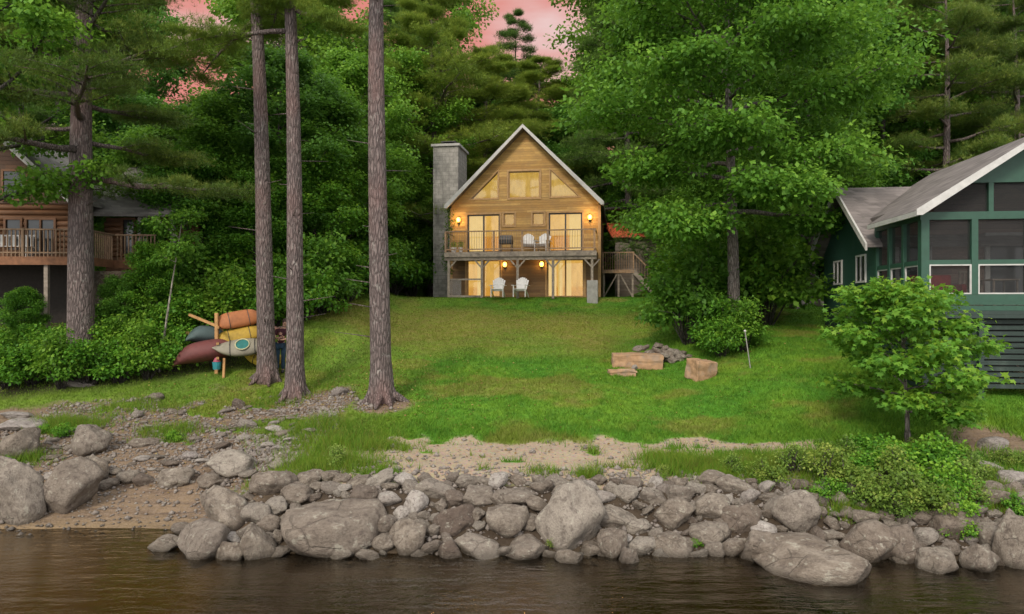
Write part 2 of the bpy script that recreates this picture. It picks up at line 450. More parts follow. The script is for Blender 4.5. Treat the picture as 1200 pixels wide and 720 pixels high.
# ------------------------------------------------------------------ terrain + water
xs = np.unique(np.concatenate([np.linspace(-150, -26, 32), np.linspace(-26, -15, 60), np.linspace(-15, 15, 330), np.linspace(15, 26, 60), np.linspace(26, 150, 32)]))
ys = np.unique(np.concatenate([np.linspace(-30, 9, 30), np.linspace(9, 24, 230), np.linspace(24, 48, 140), np.linspace(48, 120, 60), np.linspace(120, 400, 15)]))
X, Y = np.meshgrid(xs, ys); Z = terr(X, Y)
V = np.stack([X.ravel(), Y.ravel(), Z.ravel()], 1)
nx, ny = len(xs), len(ys)
I = (np.arange(ny - 1)[:, None] * nx + np.arange(nx - 1)[None, :]).ravel()
Fc = np.stack([I, I + 1, I + 1 + nx, I + nx], 1)
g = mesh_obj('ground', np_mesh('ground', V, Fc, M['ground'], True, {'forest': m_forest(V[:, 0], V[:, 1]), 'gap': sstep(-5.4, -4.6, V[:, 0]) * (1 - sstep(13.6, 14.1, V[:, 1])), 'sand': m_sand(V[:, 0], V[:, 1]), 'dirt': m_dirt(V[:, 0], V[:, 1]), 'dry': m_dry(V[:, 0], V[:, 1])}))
tag(g, None, kind='structure')

n = NT('lake_water')
tc_ = n.n('TexCoord').outputs['Object']
def rip(sx, sy, s, d=0.0):
    m = n.n('Mapping', Vector=tc_); m.inputs['Scale'].default_value = (sx, sy, 1); return n.noise(m.outputs[0], s, 4, .55, d)
h = n.math('ADD', n.math('MULTIPLY', rip(.35, 1.5, 1.1, .4), 1.3), n.math('ADD', n.math('MULTIPLY', rip(.7, 2.4, 3.2, .6), .45), n.math('MULTIPLY', rip(1.5, 3, 8), .12)))
nrm = n.bump(h, .45, .10)
fr = n.n('Fresnel', IOR=1.45, Normal=nrm).outputs[0]
fr = n.math('MULTIPLY', fr, 1.7, clamp=True)
gl = n.n('BsdfGlossy', Color=(.95, .90, .80), Roughness=.04, Normal=nrm).outputs[0]
tp = n.n('BsdfTransparent', Color=(.80, .70, .52)).outputs[0]
mx = n.n('MixShader', Fac=fr); n.t.links.new(tp, mx.inputs[1]); n.t.links.new(gl, mx.inputs[2])
M['water'] = n.done(mx.outputs[0])
va = n.n('VolumeAbsorption', Color=(.72, .55, .24), Density=.55)
n.t.links.new(va.outputs[0], n.out.inputs['Volume'])
wb = MB().box(-80, 80, -28, 15.2, -3.9, 0).build('lake_water', M['water'])
tag(wb, None, kind='structure')

# grass blades
rng = np.random.default_rng(5)
NB = 520000
u = rng.random(NB); dd = 14.0 * (38 / 14.0) ** u
xx = (rng.random(NB) * 2 - 1) * (dd * .80 + 2.5)
keep = (rng.random(NB) > np.maximum(m_sand(xx, dd) * 1.5, m_dirt(xx, dd) * 1.35)) & (rng.random(NB) > m_forest(xx, dd) * .6)
xx = xx[keep]; dd = dd[keep]; n_ = len(xx)
zz = terr(xx, dd)
tall = 1 + 1.5 * (1 - sstep(15.5, 18.5, dd)) * (.4 + fbm(xx * 1.1, dd * 1.1, 77)) 
hgt = (.035 + .05 * rng.random(n_)) * tall * (1 - .25 * sstep(20, 30, dd))
hgt *= 1 + .5 * sstep(.5, .7, fbm(xx * .8, dd * .8, 71))
ang = rng.random(n_) * 2 * PI
wd = .006 + .0006 * dd * rng.random(n_)
lean = (rng.normal(0, .45, (n_, 2))) * hgt[:, None]
a = np.stack([xx - np.cos(ang) * wd, dd - np.sin(ang) * wd, zz - .01], 1)
b = np.stack([xx + np.cos(ang) * wd, dd + np.sin(ang) * wd, zz - .01], 1)
c = np.stack([xx + lean[:, 0], dd + lean[:, 1], zz + hgt], 1)
V = np.stack([a, b, c], 1).reshape(-1, 3)
Fc = np.arange(n_ * 3).reshape(-1, 3)
tn = np.repeat(rng.random(n_) ** 2, 3) * np.tile([.1, .1, 1], n_)
gr = mesh_obj('lawn_grass', np_mesh('lawn_grass', V, Fc, M['blades'], False, {'tone': tn, 'dry': np.repeat(m_dry(xx, dd), 3)}))
tag(gr, 'short uneven green and olive grass covering the slope', 'grass', kind='stuff')

# ------------------------------------------------------------------ leaves
TPL = {
    'oval': (np.array([(0, 0, 0), (.5, .36, .06), (1, 0, -.08), (.5, -.36, .06)]), [(0, 1, 2, 3)]),
    'trio': (np.array([(0, 0, 0), (.45, .30, .05), (1, .12, -.1), (.55, -.2, .05),
                       (0, 0, 0), (-.2, .5, .04), (-.1, 1.0, -.15), (.2, .6, .0),
                       (0, 0, 0), (-.35, -.1, .06), (-.7, -.7, -.12), (-.05, -.5, .03)]), [(0, 1, 2, 3), (4, 5, 6, 7), (8, 9, 10, 11)]),
    'maple': (np.array([(0, 0, 0), (.05, .28, .02), (-.1, .55, -.05), (.32, .36, .02), (.55, .52, -.08), (.58, .16, .02), (1, 0, -.16),
                        (.58, -.16, .02), (.55, -.52, -.08), (.32, -.36, .02), (-.1, -.55, -.05), (.05, -.28, .02)]), [tuple(range(12))]),
}
def needle_tpl(k=7, w=.035, seed=1):
    r = random.Random(seed); vs = []; fs = []
    for i in range(k):
        a = 2 * PI * i / k + r.uniform(-.2, .2); e = r.uniform(.05, 1.0)
        d = Vector((math.cos(a) * math.cos(e), math.sin(a) * math.cos(e), math.sin(e)))
        s = d.cross(Vector((0, 0, 1))).normalized() * w
        b = len(vs); L = r.uniform(.75, 1.1)
        vs += [tuple(-s), tuple(s), tuple(d * L)]; fs.append((b, b + 1, b + 2))
    return np.array(vs), fs
TPL['needles'] = needle_tpl()
def leaves_mesh(name, C, U, S, tone, tpl, mat, rng, roll=.9):
    """C centres, U leaf directions, S sizes, tone 0..1"""
    C = np.asarray(C, float); n = len(C)
    U = U / (np.linalg.norm(U, axis=1, keepdims=True) + 1e-9)
    up = np.stack([rng.normal(0, roll, n) * .5, rng.normal(0, roll, n) * .5, np.ones(n)], 1)
    W = np.cross(up, U); W /= (np.linalg.norm(W, axis=1, keepdims=True) + 1e-9)
    N = np.cross(U, W)
    T, fs = TPL[tpl]; k = len(T)
    V = C[:, None, :] + S[:, None, None] * (T[None, :, 0, None] * U[:, None, :] + T[None, :, 1, None] * W[:, None, :] + T[None, :, 2, None] * N[:, None, :])
    V = V.reshape(-1, 3)
    fa = np.array(fs); m, q = fa.shape
    Fc = (np.arange(n)[:, None, None] * k + fa[None]).reshape(-1, q)
    return np_mesh(name, V, Fc, mat, False, {'tone': np.repeat(tone, k)})

def tree_skeleton(r, H, r0, cb, spread, nl, up=(.35, .9), prof='round', wob=.25, sub=5, lean=(0, 0), flare=1.35, droop=0.0, seg=7):
    mb = MB(); clumps = []
    K = 14
    ph = r.uniform(0, 6); pts = []; rad = []
    for i in range(K + 1):
        t = i / K; z = -.35 + t * (H + .35) * .96
        pts.append((lean[0] * z + wob * math.sin(t * 4 + ph) * t, lean[1] * z + wob * math.cos(t * 3.1 + ph) * t, z))
        f = flare if i == 0 else (1 + (flare - 1) * .25 if i == 1 and H < 12 else 1)
        rad.append(max(.015, r0 * (1 - t) ** (.55 if H > 19 else .8) * f))
    # extra ring for root flare
    pts.insert(1, (pts[0][0], pts[0][1], .25)); rad.insert(1, r0 * (1 + (flare - 1) * .35))
    pts.insert(2, (pts[0][0] + lean[0] * .9, pts[0][1] + lean[1] * .9, .9)); rad.insert(2, r0 * 1.01)
    pts = [p for p in pts]; order = sorted(range(len(pts)), key=lambda i: pts[i][2]); pts = [pts[i] for i in order]; rad = [rad[i] for i in order]
    mb.tube(pts, rad, 14)
    def at(z):
        for a, b in zip(range(len(pts) - 1), range(1, len(pts))):
            if pts[b][2] >= z:
                t = (z - pts[a][2]) / max(1e-6, pts[b][2] - pts[a][2])
                return Vector(pts[a]).lerp(Vector(pts[b]), t), rad[a] * (1 - t) + rad[b] * t
        return Vector(pts[-1]), rad[-1]
    az = r.uniform(0, 6)
    for i in range(nl):
        t = (i + r.uniform(-.3, .3)) / max(1, nl - 1); t = min(1, max(0, t))
        z = cb + (H * .95 - cb) * t ** .9
        p, rr = at(z)
        if prof == 'round': L = spread * (math.sin(PI * (.18 + .74 * t)) ** .7) * r.uniform(.75, 1.1)
        elif prof == 'cone': L = spread * (1 - t) ** .75 * r.uniform(.7, 1.1) + .4
        elif prof == 'col': L = spread * (1 - .55 * t) * r.uniform(.6, 1.1)
        else: L = spread * (.5 + .6 * t) * r.uniform(.7, 1.1)
        az += 2.4 + r.uniform(-.35, .35)
        e = up[0] + (up[1] - up[0]) * t + r.uniform(-.12, .12)
        d = Vector((math.cos(az) * math.cos(e), math.sin(az) * math.cos(e), math.sin(e)))
        bp = [p]; nseg = 5
        for s in range(1, nseg + 1):
            d2 = (d + Vector((r.uniform(-.18, .18), r.uniform(-.18, .18), r.uniform(-.12, .12) - droop * s / nseg))).normalized()
            bp.append(bp[-1] + d2 * (L / nseg))
        br = [max(.012, min(rr * .62, .02 + L * .022) * (1 - .8 * s / nseg)) for s in range(nseg + 1)]
        mb.tube(bp, br, seg)
        clumps.append((bp[-1], d, L)); clumps.append((bp[-2], d, L))
        for k in range(sub):
            ts = .3 + .65 * (k + r.random()) / sub
            q = ts * nseg; i0 = min(nseg - 1, int(q)); a = bp[i0].lerp(bp[i0 + 1], q - i0)
            sgn = 1 if k % 2 else -1
            sa = sgn * r.uniform(.55, 1.15)
            dd = Vector((d.x * math.cos(sa) - d.y * math.sin(sa), d.x * math.sin(sa) + d.y * math.cos(sa), d.z * .6 + r.uniform(-.1, .25))).normalized()
            SL = L * r.uniform(.28, .48) * (1.15 - ts * .5)
            m1 = a + dd * SL * .5 + Vector((0, 0, r.uniform(-.04, .08) * SL)); m2 = a + dd * SL + Vector((0, 0, -droop * .2 * SL))
            mb.tube([a, m1, m2], [br[i0] * .5, br[i0] * .32, .006], 5)
            clumps.append((m2, dd, L)); clumps.append((m1, dd, L))
    return mb, clumps

def leaf_cloud(rng, clumps, per, rc, squash, size, tonebase=.35, Lref=None):
    Cs, Us, Ss, Ts = [], [], [], []
    for (c, d, L) in clumps:
        k = max(3, int(per * rng.uniform(.55, 1.35)))
        R_ = rc * rng.uniform(.7, 1.3)
        if Lref: R_ *= min(1.1, .35 + .65 * L / Lref); k = max(3, int(k * min(1.1, .4 + .6 * L / Lref)))
        v = rng.normal(size=(k, 3)); v /= np.linalg.norm(v, axis=1, keepdims=True)
        rad = rng.random(k) ** .45
        off = v * rad[:, None] * R_
        off[:, 2] = off[:, 2] * squash
        off[:, 2] -= .18 * R_ * (off[:, 0] ** 2 + off[:, 1] ** 2) / R_ ** 2
        Cs.append(np.array(c)[None] + off)
        u = off * [1, 1, .3] / R_ + rng.normal(0, .5, (k, 3)) + np.array([0, 0, -.35])
        Us.append(u); Ss.append(size * rng.uniform(.6, 1.3, k))
        ct = rng.normal(0, .13)
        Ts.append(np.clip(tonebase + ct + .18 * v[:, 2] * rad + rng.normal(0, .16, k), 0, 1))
    return np.concatenate(Cs), np.concatenate(Us), np.concatenate(Ss), np.concatenate(Ts)

def hardwood(name, seed, H, r0, cb, spread, nl, per, rc, size, leafm, barkm, tpl='oval', squash=.5, prof='round', up=(.3, .95), sub=5, lean=(0, 0), wob=.3, tone=.4, loc=(0, 0, -500), droop=0.0, flare=1.35):
    r = random.Random(seed); rg = np.random.default_rng(seed)
    root = empty(name, loc)
    mb, cl = tree_skeleton(r, H, r0, cb, spread, nl, up, prof, wob, sub, lean, droop=droop, flare=flare)
    mb.build('trunk', barkm, root, smooth=True)
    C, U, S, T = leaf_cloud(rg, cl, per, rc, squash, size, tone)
    mesh_obj('crown', leaves_mesh('crown', C, U, S, T, tpl, leafm, rg), root)
    return root

def pine(name, seed, H, r0, cb, spread, nl, per, leafm, barkm, lean=(0, 0), prof='col', up=(-.05, .35), rc=.55, size=.16, loc=(0, 0, -500), droop=-.12, sub=7, squash=.28, tone=.35, stubs=0, wob=.2, flare=1.5, roots=0):
    r = random.Random(seed); rg = np.random.default_rng(seed)
    root = empty(name, loc)
    mb, cl = tree_skeleton(r, H, r0, cb, spread, nl, up, prof, wob, sub, lean, flare=flare, droop=droop)
    for i in range(stubs):                            # dead branch stubs on the bare trunk
        z = r.uniform(1.5, cb); a = r.uniform(0, 6.28); L = r.uniform(.15, 1.1)
        p = Vector((lean[0] * z, lean[1] * z, z))
        mb.tube([p, p + Vector((math.cos(a), math.sin(a), .15)) * (r0 * .7 + L)], [.022, .006], 5)
    for i in range(roots):
        a = 6.28 * i / roots + r.uniform(-.3, .3); L = r0 * r.uniform(1.9, 3.0); c_, s_ = math.cos(a), math.sin(a)
        mb.tube([(c_ * r0 * .45, s_ * r0 * .45, .75), (c_ * r0 * .95, s_ * r0 * .95, .22), (c_ * L * .7, s_ * L * .7, .03), (c_ * L, s_ * L, -.12)], [r0 * .35, r0 * .42, r0 * .30, r0 * .12], 8)
    mb.build('trunk', barkm, root, smooth=True)
    C, U, S, T = leaf_cloud(rg, cl, per, rc, squash, size, tone, 2.6)
    U = U * [1, 1, .2] + np.array([0, 0, .25])
    T = np.clip(T + .25 * (C[:, 2] - np.round(C[:, 2])), 0, 1)
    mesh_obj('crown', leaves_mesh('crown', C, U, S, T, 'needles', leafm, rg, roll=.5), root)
    return root

def shrub(name, seed, H, spread, ncl, per, rc, size, leafm, tpl='oval', tone=.45, loc=(0, 0, -500), barkm=None, squash=.7):
    r = random.Random(seed); rg = np.random.default_rng(seed)
    root = empty(name, loc)
    mb = MB(); cl = []
    for i in range(ncl):
        a = r.uniform(0, 6.28); q = r.random() ** .6
        h = H * (1 - .55 * q * q) * r.uniform(.35, 1.0)
        e = Vector((math.cos(a) * q * spread, math.sin(a) * q * spread, h))
        m = e * .5 + Vector((r.uniform(-.1, .1), r.uniform(-.1, .1), .15 * H))
        mb.tube([(e.x * .08, e.y * .08, -.1), m, e], [.022, .014, .005], 5)
        cl.append((e, Vector((math.cos(a), math.sin(a), .4)), 1)); cl.append((m.lerp(e, .5), e, 1))
    mb.build('stem', barkm or M['bark_dark'], root, smooth=True)
    C, U, S, T = leaf_cloud(rg, cl, per, rc, squash, size, tone)
    C[:, 2] = np.maximum(C[:, 2], .02)
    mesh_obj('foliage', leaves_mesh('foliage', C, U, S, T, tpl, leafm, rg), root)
    return root

exec_marker = 0
def setup(o, loc, rz, scale, label, cat, group=None):
    o.location = loc; o.rotation_euler = (0, 0, rz); o.scale = scale if isinstance(scale, tuple) else (scale,) * 3
    return tag(o, label, cat, group)

class Kind:
    """first placement moves the prototype itself, later ones copy it"""
    def __init__(s, protos, cat): s.p = protos; s.used = [False] * len(protos); s.cat = cat
    def put(s, i, loc, rz, scale, label, group=None):
        i %= len(s.p); o = s.p[i]
        if not s.used[i]:
            s.used[i] = True
            return setup(o, loc, rz, scale, label, s.cat, group)
        return setup(dup(o, loc, rz), loc, rz, scale, label, s.cat, group)
#@@PART2
# ------------------------------------------------------------------ trees
def tree_at(k, i, px, d, ytop, label, group=None, rz=None, wide=1.0, slim=None):
    x = (px - 600) / F * d; z = tz(x, d)
    H = CAM_Z + (360 - ytop) * d / F - z
    ph = k.H[i % len(k.p)]
    s = H / ph; sx = wide * (0.55 * s + .45) if slim is None else s * slim
    k.put(i, (x, d, z), rz if rz is not None else (px * 1.7 + d) % 6.28, (sx, sx, s), label, group)

oak = Kind([hardwood('broadleaf_tree', 11, 15, .22, 2.6, 4.6, 22, 115, .95, .21, M['leaf_oak'], M['bark_dark'], squash=.55, tone=.42),
            hardwood('broadleaf_tree', 12, 16, .24, 3.5, 4.2, 24, 105, .95, .21, M['leaf_cool'], M['bark_dark'], squash=.5, tone=.42),
            hardwood('broadleaf_tree', 13, 14, .2, 1.6, 4.4, 24, 110, .9, .20, M['leaf_maple'], M['bark_maple'], squash=.5, tone=.5)], 'tree')
oak.H = [15.5, 16.5, 14.5]
mid = Kind([hardwood('broadleaf_tree', 15, 9, .12, .7, 2.9, 24, 120, .75, .17, M['leaf_shrub'], M['bark_dark'], squash=.6, tone=.38, up=(.3, 1.0)),
            hardwood('broadleaf_tree', 16, 9, .12, .9, 2.7, 22, 120, .75, .17, M['leaf_maple'], M['bark_maple'], squash=.6, tone=.55, up=(.4, 1.1))], 'tree'); mid.H = [9.6, 9.6]
hem = Kind([pine('hemlock_tree', 21, 17, .2, 2.0, 3.9, 58, 34, M['needle_dark'], M['bark_dark'], prof='cone', up=(-.15, .2), rc=.6, size=.24, sub=6, droop=.15, tone=.45, squash=.6)], 'tree'); hem.H = [17]
pbg = Kind([pine('pine_tree', 22, 18, .24, 5.0, 4.3, 34, 52, M['needle'], M['bark_pine'], prof='col', rc=.62, size=.24, sub=7, squash=.5, tone=.5),
            pine('pine_tree', 23, 18, .26, 3.0, 4.6, 50, 46, M['needle_light'], M['bark_pine'], prof='cone', rc=.60, size=.24, sub=7, up=(-.05, .4), squash=.5, tone=.4)], 'pine tree'); pbg.H = [18, 18]

A = tree_at
# --- behind the left pines
A(oak, 0, 30, 31, -40, 'broadleaf tree rising behind the log house, leftmost in the forest')
A(oak, 1, 140, 33, 110, 'broad dark tree over the grey roof of the log house, behind the thickest pine')
A(hem, 0, 195, 30, 150, 'dark hemlock just right of the log house roof, left of the sky gap')
A(oak, 2, 240, 29, 120, 'leafy tree behind the kayak rack, under the pink gap in the trees')
A(oak, 0, 285, 33, 135, 'dark broadleaf tree seen just left of the two slim pine trunks')
A(oak, 1, 330, 30, 60, 'tree filling the gap between the two slim pine trunks')
A(oak, 2, 385, 32, 120, 'bright green tree right of the slim pines at the lawn edge')
A(oak, 2, 418, 36, 70, 'green tree directly behind the thick straight pine trunk, on its left')
A(oak, 2, 468, 43, 70, 'leafy tree just right of the straight pine trunk, behind the lawn')
A(pbg, 1, 508, 45, -25, 'light green pine with sweeping boughs rising right behind the chimney', wide=1.35)
A(pbg, 1, 572, 48, 45, 'tall light green pine behind the left slope of the cabin roof', wide=1.45)
A(hem, 0, 602, 60, -2, 'dark pointed conifer topping the skyline above the cabin peak')
A(pbg, 1, 632, 52, 58, 'spreading green pine just right of the cabin peak against the pink sky', wide=1.5)
A(oak, 1, 668, 50, 125, 'lower dark tree behind the right slope of the cabin roof')
A(oak, 0, 722, 52, 60, 'dark tree behind the red roofed shed')
A(oak, 1, 770, 47, -10, 'tall tree between the shed and the big maple')
A(oak, 2, 815, 42, 130, 'lower leafy tree left of the big maple, over the side lawn')
A(oak, 0, 950, 31, 30, 'tree with a dark bare trunk on the grass left of the green house')
A(oak, 1, 985, 36, -60, 'tall broadleaf tree over the low back roof of the green house')
A(oak, 2, 1030, 40, -60, 'tree whose pale trunk shows high between crowns above the green house')
A(pbg, 0, 1107, 33, -70, 'pine with layered yellowish boughs and a bare trunk behind the green house roof')
A(pbg, 0, 1190, 35, -60, 'layered pine behind the upper right of the green house roof')
A(hem, 0, 1150, 40, -90, 'dark hemlock between the two layered pines behind the green house')
A(hem, 0, 1062, 44, -90, 'dark hemlock left of the layered pine behind the green house')
A(oak, 0, 905, 40, -60, 'tall broadleaf tree rising behind the right half of the big maple')
A(oak, 1, 842, 43, -60, 'tall broadleaf tree rising behind the left half of the big maple')
for i, (px, d, yt, lb) in enumerate(((222, 27.5, 175, 'mid-height bright tree behind the leaning pale sapling'), (262, 29, 150, 'mid-height tree behind the kayak rack'), (300, 27.5, 205, 'mid-height tree directly left of the two slim pines'), (332, 29, 185, 'mid-height bright tree seen between the two slim pines'),
        (372, 29.5, 170, 'mid-height bright tree just right of the reddish pine trunk'), (404, 33, 165, 'mid-height tree left of the straight pine, over the lawn edge'), (432, 38, 170, 'mid-height tree behind the straight pine trunk'), (475, 41, 195, 'mid-height tree between the straight pine and the chimney'),
        (745, 44, 185, 'mid-height tree directly behind the red roofed shed'), (815, 38, 205, 'mid-height tree at the right edge of the upper lawn'), (826, 30, 235, 'mid-height tree left of the big maple trunk'), (905, 29.5, 235, 'mid-height tree right of the big maple trunk'), (1010, 36, 170, 'mid-height tree behind the back roof of the green house'), (185, 31, 150, 'mid-height tree right of the log house roof'))):
    A(mid, i, px, d, yt, lb, slim=.8 if px == 745 else 1.05)
# --- deeper rows, read as a wall of trees
fl = {0: 'tall dark broadleaf tree standing deep in the forest behind the houses', 1: 'tall dark conifer standing deep in the forest behind the houses'}
rr = random.Random(77)
for d, step in ((43, 105), (52, 95), (63, 85), (76, 85)):
    px = -80 + rr.uniform(0, 50)
    while px < 1290:
        p = px + rr.uniform(-15, 15)
        if 500 < p < 720 and d < 48:
            px += step; continue
        yt = rr.uniform(-90, -20)
        if 528 < p < 735: yt = 88 + rr.uniform(-20, 45) + (25 if 650 < p < 700 else 0)
        if 165 < p < 320: yt = 120 + rr.uniform(-10, 30)
        if 380 < p < 440: yt = rr.uniform(60, 110)
        con = rr.random() < .35
        (A(hem, 0, p, d, yt, fl[1], 'forest conifers far behind the houses', wide=1.25) if con else
         A(oak, rr.randint(0, 1), p, d, yt, fl[0], 'forest broadleaf trees far behind the houses', wide=1.2))
        px += step * rr.uniform(.8, 1.2)

# --- foreground pines with bare trunks
def fg(px, py): return ground_at(px, py)
p = fg(313, 446)
t = pine('pine_tree', 31, 21, .29, 11.6, 3.0, 16, 90, M['needle_light'], M['bark_pine'], lean=(-.034, 0), rc=.5, size=.19, loc=p, roots=6, stubs=14, up=(-.3, .3), droop=.25)
tag(t, 'slim bare pine trunk left of the person, beside the kayak rack', 'pine tree')
p = fg(346, 466)
t = pine('pine_tree', 32, 21, .275, 11.0, 2.9, 16, 90, M['needle_light'], M['bark_pine'], lean=(-.014, 0), rc=.5, size=.19, loc=p, roots=6, stubs=16, up=(-.3, .3), droop=.25)
tag(t, 'slim reddish pine trunk just right of the person, second from the kayak rack', 'pine tree')
p = fg(447, 470)
t = pine('pine_tree', 33, 22, .315, 11.4, 3.6, 16, 90, M['needle_light'], M['bark_pine'], lean=(-.008, 0), rc=.55, size=.19, loc=p, roots=7, stubs=18, up=(-.05, .3), flare=1.6)
tag(t, 'thick straight pine trunk standing alone on the lawn left of the cabin', 'pine tree')
x, y, z = P(95, 395, 22.6); z = tz(x, y)
t = pine('pine_tree', 34, 20, .43, 6.3, 5.0, 38, 80, M['needle'], M['bark_pine'], lean=(.012, 0), rc=.60, size=.2, loc=(x, y, z), stubs=3, up=(-.12, .45), sub=8, tone=.42)
tag(t, 'thickest pine with dense dark boughs, in front of the log house', 'pine tree')
# upper left corner broadleaf
x, y, z = P(-40, 400, 21.0)
t = hardwood('broadleaf_tree', 35, 16, .25, 5.5, 4.6, 20, 120, .8, .17, M['leaf_maple'], M['bark_dark'], loc=(x, y, tz(x, y)), tone=.6, lean=(.02, 0))
tag(t, 'light green leafy tree in front of the log house gable', 'tree')
# leafy saplings screening the log house
for i, (px_s, d_s, yt, lb) in enumerate(((180, 23.8, 285, 'leafy young tree in front of the right wing of the log house'), (136, 23.4, 325, 'low leafy tree just right of the thickest pine, below the log house deck'), (30, 22.8, 338, 'low leafy tree left of the thickest pine, below the log house deck'))):
    A(mid, i, px_s, d_s, yt, lb, slim=1.0)
# big maple
x, y, z = P(860, 385, 24.2); z = tz(x, y)
t = hardwood('maple_tree', 41, 15.5, .235, 4.1, 5.35, 44, 165, .9, .17, M['leaf_maple'], M['bark_maple'], loc=(x, y, z), tone=.42, squash=.62, sub=8, up=(-.02, 1.0), lean=(-.012, 0), wob=.18, droop=.12, prof='round')
tag(t, 'big spreading maple with a pale trunk between the cabin and the green house', 'tree')
# leaning thin pole-like sapling
p = ground_at(187, 425)
x, y, z = P(187, 366, 22.5)
t = hardwood('sapling_tree', 42, 5.2, .05, 3.6, 1.0, 6, 30, .4, .12, M['leaf_maple'], M['bark_birch'], loc=(x, y, tz(x, y)), lean=(.14, 0), wob=.03)
tag(t, 'thin pale leaning sapling stem left of the kayak rack', 'tree')
# thin stems in the left understorey
for i, (px, d, yt, lb) in enumerate(((262, 25.5, 200, 'thin sapling behind the upturned kayaks'), (372, 26.5, 210, 'sapling at the lawn edge right of the reddish pine trunk'))):
    pass

# young maple on the shore
x, y, z = ground_at(1063, 522)
t = hardwood('young_maple_tree', 51, 3.1, .065, .78, 1.78, 26, 30, .36, .125, M['leaf_young'], M['bark_maple'], tpl='maple', loc=(x, y, z), tone=.5, squash=.6, sub=7, up=(.05, 1.15), wob=.08, lean=(-.03, 0), prof='round', droop=.1)
tag(t, 'young bright green maple on the shore in front of the green house', 'tree')

# --- shrubs
sh = Kind([shrub('shrub', 61, 2.2, 1.25, 22, 75, .42, .135, M['leaf_shrub'], tone=.45),
           shrub('shrub', 62, 2.0, 1.4, 24, 75, .42, .125, M['leaf_shrub'], tone=.55),
           shrub('shrub', 63, 2.4, 1.2, 24, 75, .42, .14, M['leaf_maple'], tone=.55)], 'shrub')
def S(px, d, sc_, i, label, group=None):
    x = (px - 600) / F * d
    sh.put(i, (x, d, tz(x, d) - .05), (px * .37) % 6.28, sc_, label, group)
bank = 'shrubs on the bank below the log house'
bl = 'leafy green shrub in the thicket on the bank below the log house'
for i, (px, d, s_) in enumerate(((8, 21.2, .75), (38, 21.6, .8), (72, 21.3, .8), (106, 21.6, .8), (140, 21.8, .85), (172, 22.0, .8), (204, 22.6, .85),
                                 (-12, 22.6, .8), (25, 23.0, .75), (60, 22.8, .8), (130, 23.0, .85), (165, 23.3, .9), (198, 23.9, 1.05), (232, 24.4, 1.0), (262, 24.6, 1.05), (292, 24.8, 1.05),
                                 (150, 24.4, .95), (212, 25.6, 1.3), (250, 26.5, 1.4))):
    S(px, d, s_, i, bl, bank)
S(322, 25.2, 1.2, 0, 'dark green shrub behind the person, between the two slim pine trunks')
S(354, 26.2, 1.2, 1, 'shrub just right of the reddish pine trunk at the lawn edge')
S(380, 27.8, 1.35, 2, 'tall shrub on the lawn edge between the reddish pine and the straight pine')
S(405, 30.5, 1.5, 0, 'rounded shrub at the lawn edge left of the straight pine trunk')
S(424, 34.0, 1.6, 1, 'shrub beside the straight pine trunk where the lawn meets the woods')
S(460, 37.5, 1.5, 1, 'bright shrub left of the chimney, right of the straight pine trunk')
S(484, 40.0, 1.5, 2, 'leafy shrub close to the foot of the chimney')
S(385, 36, 2.4, 2, 'large bright shrub high behind the lawn edge left of the chimney')
S(440, 41, 2.2, 0, 'large bush at the forest edge behind the straight pine trunk')
S(790, 40.0, 1.5, 0, 'round shrub just right of the red roofed shed')
S(800, 36.0, 1.4, 2, 'leafy shrub at the right edge of the upper lawn')
S(802, 31.0, 1.4, 0, 'dark shrub on the slope above the clump under the big maple')
S(752, 47.0, 1.8, 1, 'bush behind the red roofed shed')
S(808, 24.8, 1.45, 2, 'shrub at the left side of the clump under the big maple')
S(845, 23.4, .95, 0, 'shrub in the middle of the clump, in front of the maple trunk')
S(872, 22.6, .75, 2, 'low leafy shrub at the front of the clump, beside the white topped stake')
S(845, 22.5, .7, 1, 'low shrub beside the cut stone cube')
S(898, 25.8, 1.65, 2, 'tall dark shrub at the right side of the clump under the big maple')
S(828, 26.8, 1.9, 0, 'tall shrub behind the left side of the clump under the big maple')
S(878, 27.5, 1.9, 1, 'tall shrub behind the maple trunk')
S(1000, 31.5, 1.5, 1, 'shrub behind the back corner of the green house')
S(905, 36, 1.7, 0, 'bush at the forest edge right of the big maple')
S(870, 38, 1.9, 2, 'bush at the forest edge directly behind the big maple')
for i, (px, d, s_) in enumerate(((100, 36, 2.2), (180, 34, 2.0), (260, 31, 2.0), (320, 32, 2.2), (400, 39, 2.4), (455, 45, 2.4), (500, 47, 2.2), (545, 49, 2.2), (590, 50, 2.2), (640, 50, 2.4), (690, 50, 2.6), (735, 50, 2.8), (790, 46, 2.6), (840, 44, 2.4), (930, 42, 2.6), (985, 38, 2.4), (1050, 36, 2.6), (1110, 38, 2.6), (1170, 40, 2.6), (350, 29.5, 1.7), (300, 28.5, 1.7), (20, 38, 2.4))):
    S(px, d, s_, i, 'broad dark bush in the undergrowth at the edge of the woods behind the houses', 'undergrowth at the edge of the woods')

